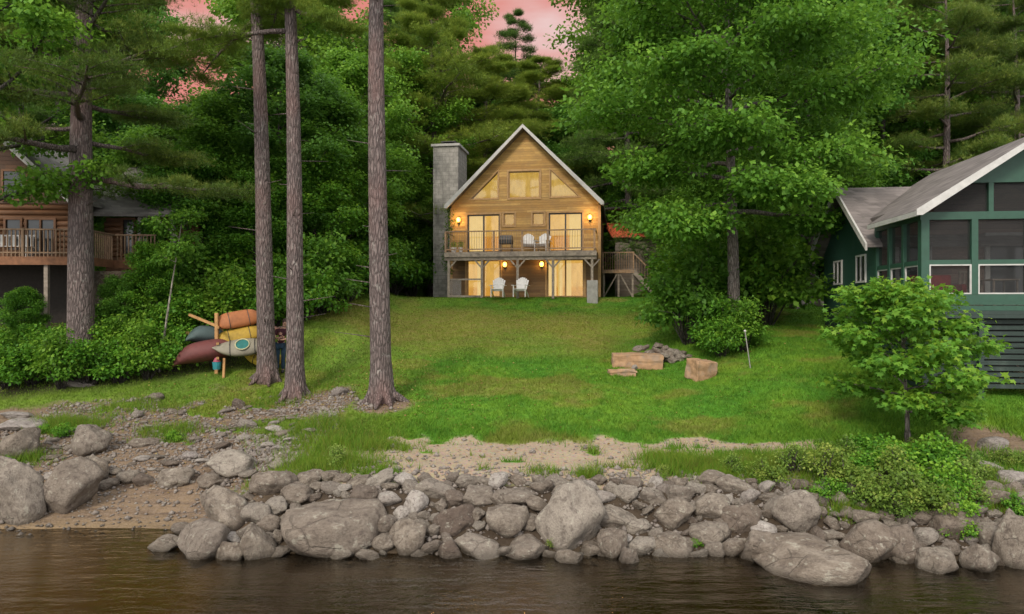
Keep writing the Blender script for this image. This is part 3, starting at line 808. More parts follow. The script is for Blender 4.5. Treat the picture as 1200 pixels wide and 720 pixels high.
wd_ = Kind([shrub('bush', 71, .75, .62, 20, 60, .2, .065, M['leaf_weed'], tone=.45),
            shrub('bush', 72, .7, .6, 18, 60, .2, .075, M['leaf_shrub'], tone=.5),
            shrub('bush', 73, .95, .45, 16, 46, .18, .06, M['leaf_weed'], tone=.6)], 'bush')
def Wd(px, py, s_, i, label, group=None):
    x, y, z = ground_at(px, py); wd_.put(i, (x, y, z - .03), px % 6.28, s_, label, group)
Wd(1030, 548, 1.0, 1, 'dark leafy bush left of the young maple stem, below its crown')
Wd(1092, 552, 1.15, 1, 'leafy bush right of the young maple stem, below its crown')
Wd(1058, 562, 1.1, 1, 'leafy bush in front of the young maple stem')
Wd(1128, 560, .9, 0, 'yellowish bush at the right end of the thicket under the young maple')
Wd(1000, 572, 1.0, 0, 'brushy bush just above the flat slanting boulder group, left of the young maple')
Wd(968, 566, .95, 2, 'weedy bush directly behind the upright pale boulder')
Wd(1040, 592, 1.05, 0, 'brown green bush hanging over the rocks below the young maple')
Wd(1082, 596, 1.0, 0, 'bush hanging over the rocks right of the young maple')
Wd(900, 562, .7, 0, 'small bush above the rocks left of the upright pale boulder')
Wd(860, 556, .55, 2, 'thin weedy bush at the right end of the sand strip')
Wd(930, 556, .8, 2, 'weedy bush on the grass edge left of the thicket')
for i, (px, py, s_) in enumerate(((985, 545, .9), (1010, 560, .8), (1045, 572, 1.0), (1070, 585, .9), (1105, 580, 1.0), (1130, 578, .8), (950, 550, .6), (975, 585, .6), (1015, 598, .7), (1055, 606, .7), (1115, 600, .8), (1140, 596, .6), (1085, 540, .8), (1015, 532, .7))):
    Wd(px, py, s_, i, 'low leafy bush in the continuous thicket along the right shore', 'thicket along the right shore')
Wd(1190, 602, .6, 1, 'small green bush in the rocks at the far right shore')
Wd(1125, 632, .55, 1, 'small green bush growing between the boulders at the right waterline')
Wd(1183, 545, .6, 0, 'low bush beside the flat stone path on the right')
Wd(778, 560, .35, 2, 'tuft of weeds above the rock wall right of centre')
Wd(1042, 645, .5, 2, 'dry yellowish bush between boulders at the waterline')
Wd(75, 512, .55, 1, 'bright green bush between the dark boulder and the round boulder on the left')
Wd(55, 508, .4, 1, 'bright low bush next to the dark boulder on the left shore')
Wd(10, 548, .4, 1, 'bright small bush above the biggest left boulder')
Wd(205, 516, .42, 1, 'low green bush in the middle of the stony ground on the left')
Wd(395, 548, .6, 2, 'grassy bush at the left end of the sand strip above the rock wall')
Wd(648, 642, .28, 2, 'small tuft of weeds in the rocks at the waterline below the central boulder')
Wd(815, 640, .25, 1, 'tiny green tuft in the rocks at the waterline right of centre')

# tall shore grass and weeds nobody could count
rng = np.random.default_rng(8)
Cc = []
for (px, py, rad, k) in ((380, 545, 1.3, 900), (400, 520, 1.4, 900), (360, 505, 1.2, 600), (450, 525, .8, 200), (800, 548, .8, 500), (850, 552, 1.0, 800), (900, 545, 1.2, 900), (950, 545, 1.2, 1000), (1000, 560, 1.3, 1100),
                         (1060, 560, 1.5, 1400), (1120, 560, 1.2, 1000), (1170, 590, .8, 500), (780, 540, .6, 250), (80, 500, 1.0, 700), (200, 508, .9, 300), (20, 540, .7, 400), (1000, 600, .5, 300), (1100, 600, .8, 500), (690, 560, .3, 80), (330, 470, 1.2, 300), (640, 556, .5, 60), (150, 480, 1.5, 260)):
    x, y, z = ground_at(px, py)
    q = rng.normal(0, rad * .5, (k, 2)); q[:, 1] *= .55
    Cc.append(np.stack([x + q[:, 0], y + q[:, 1]], 1))
Cc = np.concatenate(Cc); Cc = Cc[Cc[:, 1] > 12.6]
rep = 5
Cc = np.repeat(Cc, rep, 0) + rng.normal(0, .035, (len(Cc) * rep, 2))
k = len(Cc); z = terr(Cc[:, 0], Cc[:, 1]); h = rng.uniform(.10, .34, k) * (.4 + .9 * fbm(Cc[:, 0] * 1.2, Cc[:, 1] * 1.2, 91)); wd2 = rng.uniform(.004, .010, k); a = rng.random(k) * 6.28
L = rng.normal(0, .4, (k, 2)) * h[:, None]
A0 = np.stack([Cc[:, 0] - np.cos(a) * wd2, Cc[:, 1] - np.sin(a) * wd2, z - .02], 1); B0 = np.stack([Cc[:, 0] + np.cos(a) * wd2, Cc[:, 1] + np.sin(a) * wd2, z - .02], 1)
C0 = np.stack([Cc[:, 0] + L[:, 0] + np.cos(a) * wd2 * .2, Cc[:, 1] + L[:, 1], z + h], 1)
tg = mesh_obj('tall_grass', np_mesh('tall_grass', np.stack([A0, B0, C0], 1).reshape(-1, 3), np.arange(k * 3).reshape(-1, 3), M['blades'], False,
              {'tone': np.repeat(rng.random(k), 3), 'dry': np.repeat((rng.random(k) < .3) * .8, 3)}))
tag(tg, 'long loose grass and weeds growing along the top of the shore', 'grass', kind='stuff')

rng = np.random.default_rng(44); k = 5200
qx = np.concatenate([rng.normal(-5.5, 2.6, k // 2), rng.uniform(-12, 10, k - k // 2)]); qy = np.concatenate([rng.normal(20.3, 2.0, k // 2), rng.uniform(15, 32, k - k // 2)])
qc = np.stack([qx, qy, terr(qx, qy) + .03], 1)
lm = leaves_mesh('leaf_litter', qc, rng.normal(size=(k, 3)) * [1, 1, .15], rng.uniform(.03, .085, k), rng.random(k), 'oval', leaf_mat('dead_leaves', (.10, .055, .02), (.22, .14, .05), (.42, .36, .12)), rng)
tag(mesh_obj('leaf_litter', lm), 'scattered dead leaves and needles lying in the grass', 'leaf litter', kind='stuff')
# ------------------------------------------------------------------ rocks
def rock_mesh(name, seed, mat, flat=1.0, sharp=9, rough=.05):
    r = np.random.default_rng(seed)
    bm = bmesh.new(); bmesh.ops.create_icosphere(bm, subdivisions=4, radius=1)
    V = np.array([v.co[:] for v in bm.verts])
    npl = 17
    Pn = r.normal(size=(npl, 3)); Pn /= np.linalg.norm(Pn, axis=1, keepdims=True)
    D = r.uniform(.62, 1.05, npl)
    dot = np.maximum(V @ Pn.T, 1e-4) / D[None]
    rad = 1 / (np.sum(dot ** sharp, axis=1) ** (1 / sharp))
    rad = np.minimum(rad, 1.15)
    off = r.uniform(-50, 50, 3)
    for i, v in enumerate(bm.verts):
        q = Vector(V[i]) + Vector(off)
        nn = mnoise.fractal(q * 1.3, .9, 2.1, 4) * rough * 1.6 + mnoise.noise(q * 6) * rough * .35
        v.co = Vector(V[i] * (rad[i] + nn)); v.co.z *= flat
    me = bpy.data.meshes.new(name); bm.to_mesh(me); bm.free()
    me.polygons.foreach_set('use_smooth', [True] * len(me.polygons)); me.materials.append(mat)
    return me
RM = [rock_mesh('boulder', 100 + i, M['rock'], sharp=(12, 20, 32, 26)[i % 4], rough=(.05, .085, .065)[i % 3]) for i in range(12)]
RP = [rock_mesh('boulder', 200 + i, M['rock_pale']) for i in range(3)]
RS = [rock_mesh('stone_slab', 220 + i, M['rock_slab'], sharp=16) for i in range(2)]
placed = []
def rock(loc, s, seed, label, cat='rock', group=None, mesh=None, tilt=.25, rz=None, name='boulder'):
    r = random.Random(seed * 7 + 3)
    o = mesh_obj(name, mesh or RM[seed % 12])
    o.location = loc; o.scale = s
    o.rotation_euler = (r.uniform(-tilt, tilt), r.uniform(-tilt, tilt), r.uniform(-.6, .6) if rz is None else rz)
    tag(o, label, cat, group)
    placed.append((loc[0], loc[1], loc[2], max(s[0], s[1] * .8)))
    return o
def rock_px(cx, cy, w, h, label, seed, mesh=None, tilt=.12, depth=.85, sink=0.0, rz=None):
    bot = cy + h / 2
    x, d, z = ground_at(cx, min(bot, 716))
    sx = w * d / F / 2 * 1.03; sy = sx * depth; dc = d + sy * .55
    sx = w * dc / F / 2 * 1.06; sz = h * dc / F / 2 * 1.12
    x = (cx - 600) / F * dc; zc = CAM_Z - (cy + h * .04 - 360) / F * dc
    if w > 140: zc -= .3 * sz; sz *= 1.35; sy *= .8
    elif bot > 636: zc -= .22 * sz; sz *= 1.25
    return rock((x, dc, zc), (sx, sy, sz), seed, label, mesh=mesh, tilt=tilt, rz=rz)
big = [
 (16, 572, 66, 88, 'largest grey boulder at the left edge of the picture, above the water'),
 (27, 521, 46, 40, 'dark purplish boulder behind the largest left boulder'),
 (78, 571, 66, 62, 'wide dark boulder right of the largest left boulder'),
 (107, 515, 40, 40, 'rounded reddish brown boulder standing alone on the left beach'),
 (108, 548, 36, 36, 'brown boulder just below the rounded reddish one'),
 (275, 541, 66, 26, 'long flat dark edged boulder in the stony ground above the inlet'),
 (207, 560, 38, 26, 'smooth rounded stone at the top of the small brown beach'),
 (168, 563, 28, 18, 'grey stone left of the smooth one atop the small brown beach'),
 (150, 558, 24, 18, 'bluish grey stone atop the small brown beach'),
 (248, 563, 34, 18, 'reddish flat stone above the slanting slab'),
 (130, 566, 26, 16, 'low stone at the upper left corner of the small brown beach'),
 (320, 565, 66, 34, 'long grey ledge stone sloping down to the inlet'),
 (262, 594, 62, 56, 'slanting brown slab at the right side of the inlet'),
 (243, 630, 64, 42, 'broad slab foot standing in the water below the slanting slab'),
 (191, 637, 36, 18, 'low grey rock standing alone in the water at the inlet mouth'),
 (217, 618, 26, 14, 'small pale stone at the waterline of the inlet'),
 (300, 600, 34, 30, 'angular brown rock between the slanting slab and the great dome boulder'),
 (315, 614, 32, 20, 'rounded rock left of the great dome boulder'),
 (272, 646, 34, 22, 'grey rock at the water left of the pale wedge rock'),
 (299, 634, 40, 44, 'pale wedge shaped rock at the water left of the great dome boulder'),
 (382, 612, 118, 70, 'great dome shaped boulder in the left part of the rock wall'),
 (350, 578, 40, 24, 'rock lying above the great dome boulder, on its left'),
 (388, 557, 24, 16, 'reddish rounded stone at the edge of the tall grass'),
 (402, 647, 36, 16, 'low rock at the water below the great dome boulder'),
 (430, 650, 30, 14, 'small wet stone at the water right of the great dome boulder'),
 (480, 628, 46, 38, 'grey dome rock at the water, second from the great dome boulder'),
 (471, 601, 27, 20, 'bright whitish round stone in the rock wall'),
 (455, 584, 30, 20, 'pale stone near the top of the wall right of the great dome boulder'),
 (424, 578, 32, 26, 'grey stone at the wall top above the right shoulder of the great dome boulder'),
 (487, 588, 32, 34, 'tall brown rock right of the bright whitish stone, near the wall top'),
 (535, 610, 46, 34, 'brown rock left of the round central boulder'),
 (508, 573, 46, 26, 'flattened rock in the top row, left of the centre'),
 (590, 608, 50, 44, 'round flat faced boulder at the middle of the rock wall'),
 (560, 580, 44, 22, 'brown oblong stone above and left of the round flat faced boulder'),
 (608, 581, 52, 24, 'dark oblong stone above the round flat faced boulder'),
 (603, 621, 20, 18, 'small whitish stone leaning on the round flat faced boulder'),
 (559, 638, 60, 28, 'broad low rock at the water left of the centre'),
 (618, 641, 58, 24, 'long low rock at the water below the central giant'),
 (661, 603, 80, 74, 'giant two toned boulder at the centre of the rock wall'),
 (668, 651, 30, 16, 'pale pointed stone at the water below the giant two toned boulder'),
 (692, 640, 36, 18, 'flat stone at the water right of the giant two toned boulder'),
 (705, 582, 34, 18, 'pale oval stone right of the top of the giant two toned boulder'),
 (688, 570, 26, 18, 'pale pinkish stone at the wall top right of the giant two toned boulder'),
 (717, 606, 56, 30, 'dark banded oblong rock right of the giant two toned boulder'),
 (716, 632, 34, 40, 'upright rock at the water below the dark banded rock'),
 (736, 651, 24, 18, 'small egg stone at the water left of the smooth oval one'),
 (752, 636, 40, 24, 'smooth oval rock at the water right of the centre'),
 (748, 617, 42, 22, 'rock lying on top of the smooth oval rock'),
 (763, 581, 34, 24, 'brown stone in the top row above the smooth oval rock'),
 (735, 578, 30, 20, 'rounded stone in the top row left of the brown one'),
 (786, 602, 46, 36, 'reddish brown boulder right of the dark banded rock'),
 (792, 636, 50, 28, 'flat bluish rock at the water right of the smooth oval rock'),
 (812, 572, 26, 18, 'light stone at the wall top by the end of the sand strip'),
 (830, 593, 48, 28, 'pale grey boulder in the upper row left of the dark round one'),
 (868, 608, 44, 34, 'dark round boulder left of the upright pale boulder'),
 (857, 568, 42, 24, 'grassy topped stone above the dark round boulder'),
 (828, 622, 44, 30, 'slanting rock between the bluish rock and the dark round boulder'),
 (838, 643, 26, 18, 'pale round stone at the water left of the long slanting boulder'),
 (862, 638, 34, 24, 'brown rock touching the left end of the long slanting boulder'),
 (935, 598, 68, 64, 'upright pale boulder with a pink streak, tallest on the right shore'),
 (900, 640, 74, 44, 'broad rock behind the left end of the long slanting boulder'),
 (955, 656, 150, 46, 'long slanting boulder reaching out into the water, largest on the right'),
 (1012, 634, 64, 44, 'angular boulder behind the right end of the long slanting boulder'),
 (1058, 634, 48, 44, 'brown boulder half hidden by dry grass right of the angular one'),
 (1092, 653, 54, 30, 'flat topped brown rock at the water on the right'),
 (1110, 612, 50, 40, 'brown boulder under the overhanging bushes on the right'),
 (1118, 584, 34, 26, 'dark stone half buried in the bushes above the right shore'),
 (1148, 653, 54, 34, 'smooth block shaped rock at the water, second from the right edge'),
 (1153, 624, 30, 32, 'upright block above the smooth block shaped rock'),
 (1188, 632, 44, 66, 'tall cleft boulder at the right edge of the picture'),
 (1164, 582, 40, 26, 'flat grey stone below the stone path on the right'),
 (185, 465, 20, 12, 'grey stone lying at the edge of the left grass'),
 (279, 473, 16, 14, 'pale stone on the grass edge below the slim pines'),
 (160, 486, 16, 10, 'small white stone in the dark earth on the left'),
]
for i, (cx, cy, w_, h_, lb) in enumerate(big):
    pale = any(q in lb for q in ('whitish', 'white stone', 'pale oval', 'pale pinkish', 'pale stone near'))
    rock_px(cx, cy, w_, h_, lb, i * 5 + 1, mesh=RP[i % 3] if pale else None, depth=.7 if w_ > 100 else .85, rz=-.28 if w_ > 140 else None)
# slabs upper left
for i, (cx, cy, w_, h_, lb) in enumerate(((34, 497, 62, 12, 'flat pale slab at the left edge above the dark boulder'), (20, 486, 36, 10, 'grey slab at the left edge, upper one of two'),
                                          (1160, 520, 40, 14, 'upper flat stone of the path at the right edge'), (1150, 545, 46, 16, 'middle flat stone of the path at the right edge'), (1185, 560, 40, 16, 'lower flat stone of the path at the right edge'), (95, 449, 44, 10, 'flat pale stone at the foot of the bank shrubs'))):
    rock_px(cx, cy, w_, h_, lb, 300 + i, mesh=RS[i % 2], tilt=.06)
# filler rocks packed between the big ones
rr = random.Random(4)
wl_ = 'smaller grey brown stone wedged among the boulders of the shoreline rock wall'
cnt = 0
for it in range(9000):
    if cnt >= 215: break
    x = rr.uniform(-5.3, 9.8)
    t = rr.random()
    ys_ = np.interp(x, [-7, -5, 4, 9], [12.9, 12.3, 12.2, 11.7])
    y = ys_ - .15 + t * 1.75
    s = rr.uniform(.13, .27) if it < 5000 else rr.uniform(.08, .15)
    z = max(tz(x, y), -.1) + s * .25
    if all((x - q[0]) ** 2 + ((y - q[1]) * .8) ** 2 + (z - q[2]) ** 2 > (.66 * (s + q[3])) ** 2 for q in placed):
        rock((x, y, z), (s * rr.uniform(.9, 1.35), s, s * rr.uniform(.6, .95)), it, wl_, group='small stones packed in the rock wall', mesh=RM[it % 12] if rr.random() > .12 else RP[it % 3], tilt=.5, name='stone')
        cnt += 1
cnt = 0
sl_ = 'small scattered grey stone on the bare stony ground above the left beach'
for it in range(9000):
    if cnt >= 100: break
    x = rr.uniform(-13.5, -3.6); y = rr.uniform(15.2, 20.6)
    px = 600 + x / y * F
    if px < 60 or px > 375: continue
    py = 360 + (CAM_Z - tz(x, y)) / y * F
    if py > 566: continue
    c = 1 if (250 < px < 372 and 485 < py < 560) or py > 535 else .25
    if rr.random() > c: continue
    s = rr.uniform(.07, .24) * (1 if py > 500 else .6)
    z = tz(x, y) + s * .15
    if all((x - q[0]) ** 2 + (y - q[1]) ** 2 > (.8 * (s + q[3])) ** 2 for q in placed):
        rock((x, y, z), (s * rr.uniform(1, 1.6), s, s * rr.uniform(.35, .65)), it, sl_, group='scattered stones above the left beach', mesh=(RM[it % 12] if rr.random() > .3 else (RP + RS)[it % 5]), tilt=.2, name='stone')
        cnt += 1
# pebbles
rng = np.random.default_rng(12)
k = 17000
bx = np.concatenate([rng.uniform(-13.5, -3.8, 9500), rng.uniform(-5, 11, 5000), rng.normal(-5.4, .9, 2500)]); by = np.concatenate([rng.uniform(13.2, 20.5, 9500), rng.uniform(11.9, 14.6, 5000), rng.normal(17.2, 1.1, 2500)])
keep = (m_dirt(bx, by) > .4) | (by < 14.6); keep &= ~((bx < -3.8) & (by < 15.0) & (rng.random(k) > .35)); bx = bx[keep]; by = by[keep]; k = len(bx)
nb_ = 500; bx = np.concatenate([bx, rng.uniform(-4.5, 6, nb_)]); by = np.concatenate([by, rng.uniform(14, 16.8, nb_)]); kp = np.ones(len(bx), bool); kp[-nb_:] = m_sand(bx[-nb_:], by[-nb_:]) > .4; bx = bx[kp]; by = by[kp]; k = len(bx)
s = rng.uniform(.012, .05, k) * np.where(rng.random(k) < .16, 1.9, 1)
T = np.array([(1, 0, 0), (-1, 0, 0), (0, 1, 0), (0, -1, 0), (0, 0, .7), (0, 0, -.7)]) ; T = T[None] * rng.uniform(.7, 1.3, (k, 6, 1))
a = rng.random(k) * 6.28; ca, sa = np.cos(a), np.sin(a)
V = np.stack([T[:, :, 0] * ca[:, None] - T[:, :, 1] * sa[:, None], T[:, :, 0] * sa[:, None] + T[:, :, 1] * ca[:, None], T[:, :, 2]], 2) * s[:, None, None]
V += np.stack([bx, by, terr(bx, by) + s * .25], 1)[:, None]
fo = np.array([(0, 2, 4), (2, 1, 4), (1, 3, 4), (3, 0, 4), (2, 0, 5), (1, 2, 5), (3, 1, 5), (0, 3, 5)])
pb = mesh_obj('pebbles', np_mesh('pebbles', V.reshape(-1, 3), (np.arange(k)[:, None, None] * 6 + fo[None]).reshape(-1, 3), M['rock_slab'], True))
tag(pb, 'loose pebbles and gravel strewn over the beach and between the rocks', 'pebbles', kind='stuff')

# cut stones and rubble on the lawn
def block(name, loc, dims, rz, mat, label, seed, cat='stone', tilt=0.0):
    r = random.Random(seed)
    bm = bmesh.new(); bmesh.ops.create_cube(bm, size=1)
    bmesh.ops.subdivide_edges(bm, edges=bm.edges, cuts=6, use_grid_fill=True)
    for v in bm.verts:
        q = v.co * 3 + Vector((seed, 0, 0))
        v.co.x *= dims[0]; v.co.y *= dims[1]; v.co.z *= dims[2]
        v.co += Vector((mnoise.noise(q), mnoise.noise(q + Vector((9, 0, 0))), mnoise.noise(q + Vector((0, 9, 0))))) * .05
    me = bpy.data.meshes.new(name); bm.to_mesh(me); bm.free(); me.materials.append(mat)
    o = mesh_obj(name, me); o.location = loc; o.rotation_euler = (tilt, tilt * .5, rz)
    md = o.modifiers.new('bevel', 'BEVEL'); md.width = .02; md.segments = 2; md.angle_limit = R(50)
    return tag(o, label, cat)
x, y, z = ground_at(748, 432)
block('cut_stone', (x, y + .25, z + .22), (1.65, .9, .52), -.1, M['rock_tan'], 'long low cut stone block with a tan face in the middle of the lawn', 3)
x, y, z = ground_at(729, 441)
block('cut_stone', (x, y + .1, z + .10), (.85, .4, .2), .05, M['rock_tan'], 'thin tan stone lying in the grass in front of the long cut block', 5)
x, y, z = ground_at(740, 438); rock((x + .1, y, z + .2), (.1, .09, .11), 8, 'small round stone on the end of the thin tan stone', name='stone', mesh=RP[0])
x, y, z = ground_at(825, 446)
block('cut_stone', (x, y + .3, z + .28), (.72, .6, .62), .35, M['rock_tan'], 'tan stone cube tilted in the grass beside the shrub clump', 7, tilt=.12)
x, y, z = ground_at(784, 428)
i = 0
for (dx, dy, dz, s) in ((-.55, .1, .35, .2), (-.3, .2, .42, .22), (0, .1, .30, .26), (.25, .15, .34, .24), (.5, .1, .22, .26), (-.25, .25, .62, .17), (-.02, .2, .52, .14), (.15, -.15, .12, .2), (-.4, -.15, .12, .2), (.45, -.1, .1, .16), (.75, .2, .18, .18), (-.65, .3, .55, .15), (-.9, .25, .53, .16), (.95, .1, .08, .13), (.62, .25, .36, .13), (-.1, -.2, .3, .12)):
    rock((x + dx, y + .35 + dy, z + dz), (s * 1.2, s, s * .75), 400 + i, 'grey rubble stone in the heap behind the cut stone block', group='rubble heap on the lawn', tilt=.5, name='stone'); i += 1
for i, (px, py, s) in enumerate(((938, 352, .22), (950, 350, .3), (962, 353, .25), (931, 356, .2))):
    x, y, z = ground_at(px, py + 6)
    rock((x, y, z + s * .3), (s * 1.3, s, s * .8), 430 + i, 'grey stone in the short row on the grass left of the green house', group='stones in a row by the green house', mesh=RS[i % 2], name='stone')
for px, py, lb in ((100, 438, 'grey stone at the foot of the bank, right of the flat pale stone'), (62, 444, 'half buried stone at the foot of the bank shrubs'), (397, 462, 'pale stone in the grass between the pines'), (290, 500, 'light stone at the top of the stony patch')):
    x, y, z = ground_at(px, py); rock((x, y, z + .05), (.28, .2, .13), px, lb, mesh=RS[0], name='stone')
# white topped stake
x, y, z = ground_at(880, 432)
tp = P(873, 388, y)
t = empty('garden_stake', (x, y, z), 0, 'thin stake with a white top standing by the shrub clump', 'stake')
a = Vector((tp[0] - x, tp[1] - y, tp[2] - z))
MB().tube([(0, 0, -.1), a], .018, 6).build('pole', simple('stake_grey', (.25, .24, .22)), t)
MB().tube([a * .97, a * 1.0, a * 1.03], [.03, .045, .02], 8).build('cap', simple('stake_white', (.5, .48, .45)), t)
#@@PART3
# ------------------------------------------------------------------ buildings: materials
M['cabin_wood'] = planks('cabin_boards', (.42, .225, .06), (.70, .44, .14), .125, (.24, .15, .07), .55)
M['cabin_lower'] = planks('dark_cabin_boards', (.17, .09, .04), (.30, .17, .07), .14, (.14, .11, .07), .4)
M['grey_wood'] = simple('weathered_wood', (.30, .25, .20), .85, .35, 7, .5, (1, 1, 1), dirt=(.16, .13, .11))
M['deck_wood'] = simple('deck_wood', (.33, .21, .12), .85, .35, 7, .5, dirt=(.22, .19, .16))
M['trim_white'] = simple('weathered_white_trim', (.47, .46, .44), .7, .12, 5, .2, dirt=(.36, .35, .33))
M['frame_dark'] = simple('dark_frame', (.045, .04, .036), .5)
M['frame_wood'] = simple('window_casing', (.40, .24, .10), .7, .2, 9, .3)
M['roof_grey'] = simple('grey_shingles', (.145, .125, .12), .9, .25, 12, .5, (1, 1, 1), dirt=(.20, .185, .17))
M['roof_pale'] = simple('pale_shingles', (.17, .16, .15), .9, .2, 12, .5, dirt=(.18, .18, .15))
M['chimney'] = simple('chimney_render', (.27, .25, .235), .95, .22, 3.2, .5, dirt=(.16, .15, .13))
M['concrete'] = simple('concrete', (.34, .33, .31), .95, .2, 5, .4)
M['white_paint'] = simple('white_painted_wood', (.68, .66, .63), .6, .08, 8, .1)
M['black'] = simple('black_metal', (.02, .02, .02), .5)
M['lamp'] = emis('lamp_glow', (1.0, .55, .08), 5.0)
def shingles(name, col, row=.11, axis='Z'):
    n = NT(name); tcx = n.n('TexCoord').outputs['Object']; sx = n.n('SeparateXYZ', Vector=tcx)
    q = n.math('DIVIDE', sx.outputs['Z'], row); fr = n.math('FRACT', q); fl = n.math('FLOOR', q)
    y = n.math('FLOOR', n.math('ADD', n.math('MULTIPLY', n.math('ADD', sx.outputs['Y'], sx.outputs['X']), 3.0), n.math('MULTIPLY', fl, .5)))
    wn = n.n('TexWhiteNoise', _noise_dimensions='2D', Vector=n.n('CombineXYZ', X=fl, Y=y).outputs[0]).outputs['Value']
    c = n.mix(wn, tuple(x * .72 for x in col), tuple(x * 1.3 for x in col))
    st = n.noise(n.coord('Object', (1, 1, .5)), 1.1, 6, .7)
    c = n.mix(n.ramp(st, [(.48, 0.0), (.7, .6)]), c, tuple(x * 1.5 for x in col))
    c = n.mix(n.ramp(n.noise(n.coord('Object'), 5, 5, .7), [(.6, 0.0), (.72, .5)]), c, (.07, .07, .045))
    j = n.ramp(fr, [(0.0, 1.0), (.14, 0.0)])
    c = n.mix(n.math('MULTIPLY', j, .5), c, (.03, .03, .03))
    return n.done(n.bsdf(c, .9, n.bump(fr, .5, .01)))
M['roof_grey'] = shingles('grey_shingles', (.15, .13, .125)); M['roof_pale'] = shingles('pale_shingles', (.165, .155, .145))
def blocks(name, col):
    n = NT(name); tcx = n.n('TexCoord').outputs['Object']; sx = n.n('SeparateXYZ', Vector=tcx)
    uv = n.n('CombineXYZ', X=n.math('ADD', sx.outputs['X'], sx.outputs['Y']), Y=sx.outputs['Z']).outputs[0]
    br = n.n('TexBrick', Vector=uv, Color1=col, Color2=tuple(x * 1.25 for x in col), Mortar=tuple(x * .75 for x in col), Scale=1.0, **{'Mortar__Size': .012, 'Brick__Width': .42, 'Row__Height': .21})
    f = n.noise(n.coord('Object'), 2.6, 6, .7)
    c = n.mix(n.ramp(f, [(.42, 0.0), (.66, .75)]), br.outputs['Color'], tuple(x * .5 for x in col))
    s2 = n.noise(n.coord('Object', (4, 4, .5)), 1.5, 5, .6)
    c = n.mix(n.ramp(s2, [(.52, 0.0), (.7, .55)]), c, (.09, .09, .075))
    return n.done(n.bsdf(c, .95, n.bump(n.math('ADD', f, n.math('MULTIPLY', br.outputs['Fac'], -.6)), .5, .015)))
M['chimney'] = blocks('chimney_blocks', (.29, .275, .25))
def glow(name, top, low, split, strength, sc_=2.0):
    n = NT(name); co = n.coord('Object'); z = n.n('SeparateXYZ', Vector=co).outputs['Z']
    f = n.noise(n.coord('Object', (2.2, 1, .8)), sc_, 5, .65, .5)
    q = n.ramp(n.math('ADD', n.math('SUBTRACT', z, split), .5), [(.42, 1.0), (.55, 0.0)])
    c = n.mix(q, top, low)
    c = n.mix(n.ramp(f, [(.42, 0.0), (.7, .45)]), c, tuple(x * .5 for x in low))
    return n.done(n.bsdf((.08, .05, .02), .5, Emission__Color=c, Emission__Strength=strength))
M['room_up'] = glow('lit_room_upper', (1.0, .56, .11), (.85, .34, .03), 3.25, .62)
M['room_low'] = glow('lit_room_lower', (1.0, .56, .12), (.85, .40, .05), .6, .62)
M['curtain'] = emis('lit_curtain', (1.0, .66, .20), .55, .12, 4)
M['gable_pane'] = glow('lit_gable_glass', (.80, .48, .09), (.66, .35, .04), 5.3, .62, 3.0)  # noise mottling paints reflections into the glow of the upper panes
n = NT('clear_glass')
gl = n.n('BsdfGlossy', Color=(1, 1, 1), Roughness=.03).outputs[0]; tp = n.n('BsdfTransparent', Color=(.93, .94, .92)).outputs[0]
mx = n.n('MixShader', Fac=n.math('MULTIPLY', n.n('Fresnel', IOR=1.5).outputs[0], .9, clamp=True)); n.t.links.new(tp, mx.inputs[1]); n.t.links.new(gl, mx.inputs[2])
M['glass'] = n.done(mx.outputs[0])
def dark_glass(name, col=(.015, .017, .018)):
    n = NT(name); f = n.noise(n.coord('Object'), 2, 4)
    return n.done(n.bsdf(n.mix(f, col, tuple(c * 3 for c in col)), .08, Specular__IOR__Level=.6))
M['dark_glass'] = dark_glass('dark_glass')

def wall_with_holes(mb, u0, u1, v0, v1, holes, y0, y1):
    us = sorted({u0, u1, *[h[0] for h in holes], *[h[1] for h in holes]}); us = [u for u in us if u0 <= u <= u1]
    for a, b in zip(us, us[1:]):
        hs = sorted([h for h in holes if h[0] < b - 1e-6 and h[1] > a + 1e-6], key=lambda h: h[2])
        z = v0
        for h in hs:
            if h[2] > z + 1e-6: mb.box(a, b, y0, y1, z, h[2])
            z = h[3]
        if z < v1 - 1e-6: mb.box(a, b, y0, y1, z, v1)
def frame_rect(mb, u0, u1, v0, v1, y0, y1, w):
    mb.box(u0, u1, y0, y1, v1 - w, v1); mb.box(u0, u1, y0, y1, v0, v0 + w)
    mb.box(u0, u0 + w, y0, y1, v0 + w, v1 - w); mb.box(u1 - w, u1, y0, y1, v0 + w, v1 - w)

# ------------------------------------------------------------------ log cabin in the middle
CX, CY, CZ = .62, 35.0, 4.86
cab = empty('cabin', (CX, CY, CZ), R(-9), 'golden wooden gabled cabin with lit windows and front deck above the lawn', 'cabin')
HW = 3.83; EV = 4.80; DEP = 8.6; SL = .985; AP = EV + HW * SL
doorsL = [(-3.0, -1.22, .04, 1.98), (1.18, 3.06, .04, 1.98)]
doorsU = [(-2.97, -1.27, 2.36, 4.33), (1.27, 2.97, 2.36, 4.33)]
smalls = [(-1.05, -.50, 3.74, 4.36), (.44, 1.02, 3.74, 4.36)]
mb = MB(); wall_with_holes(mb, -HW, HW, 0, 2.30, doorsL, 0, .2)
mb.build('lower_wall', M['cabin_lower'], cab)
mb = MB(); wall_with_holes(mb, -HW, HW, 2.30, EV, doorsU + smalls, 0, .2)
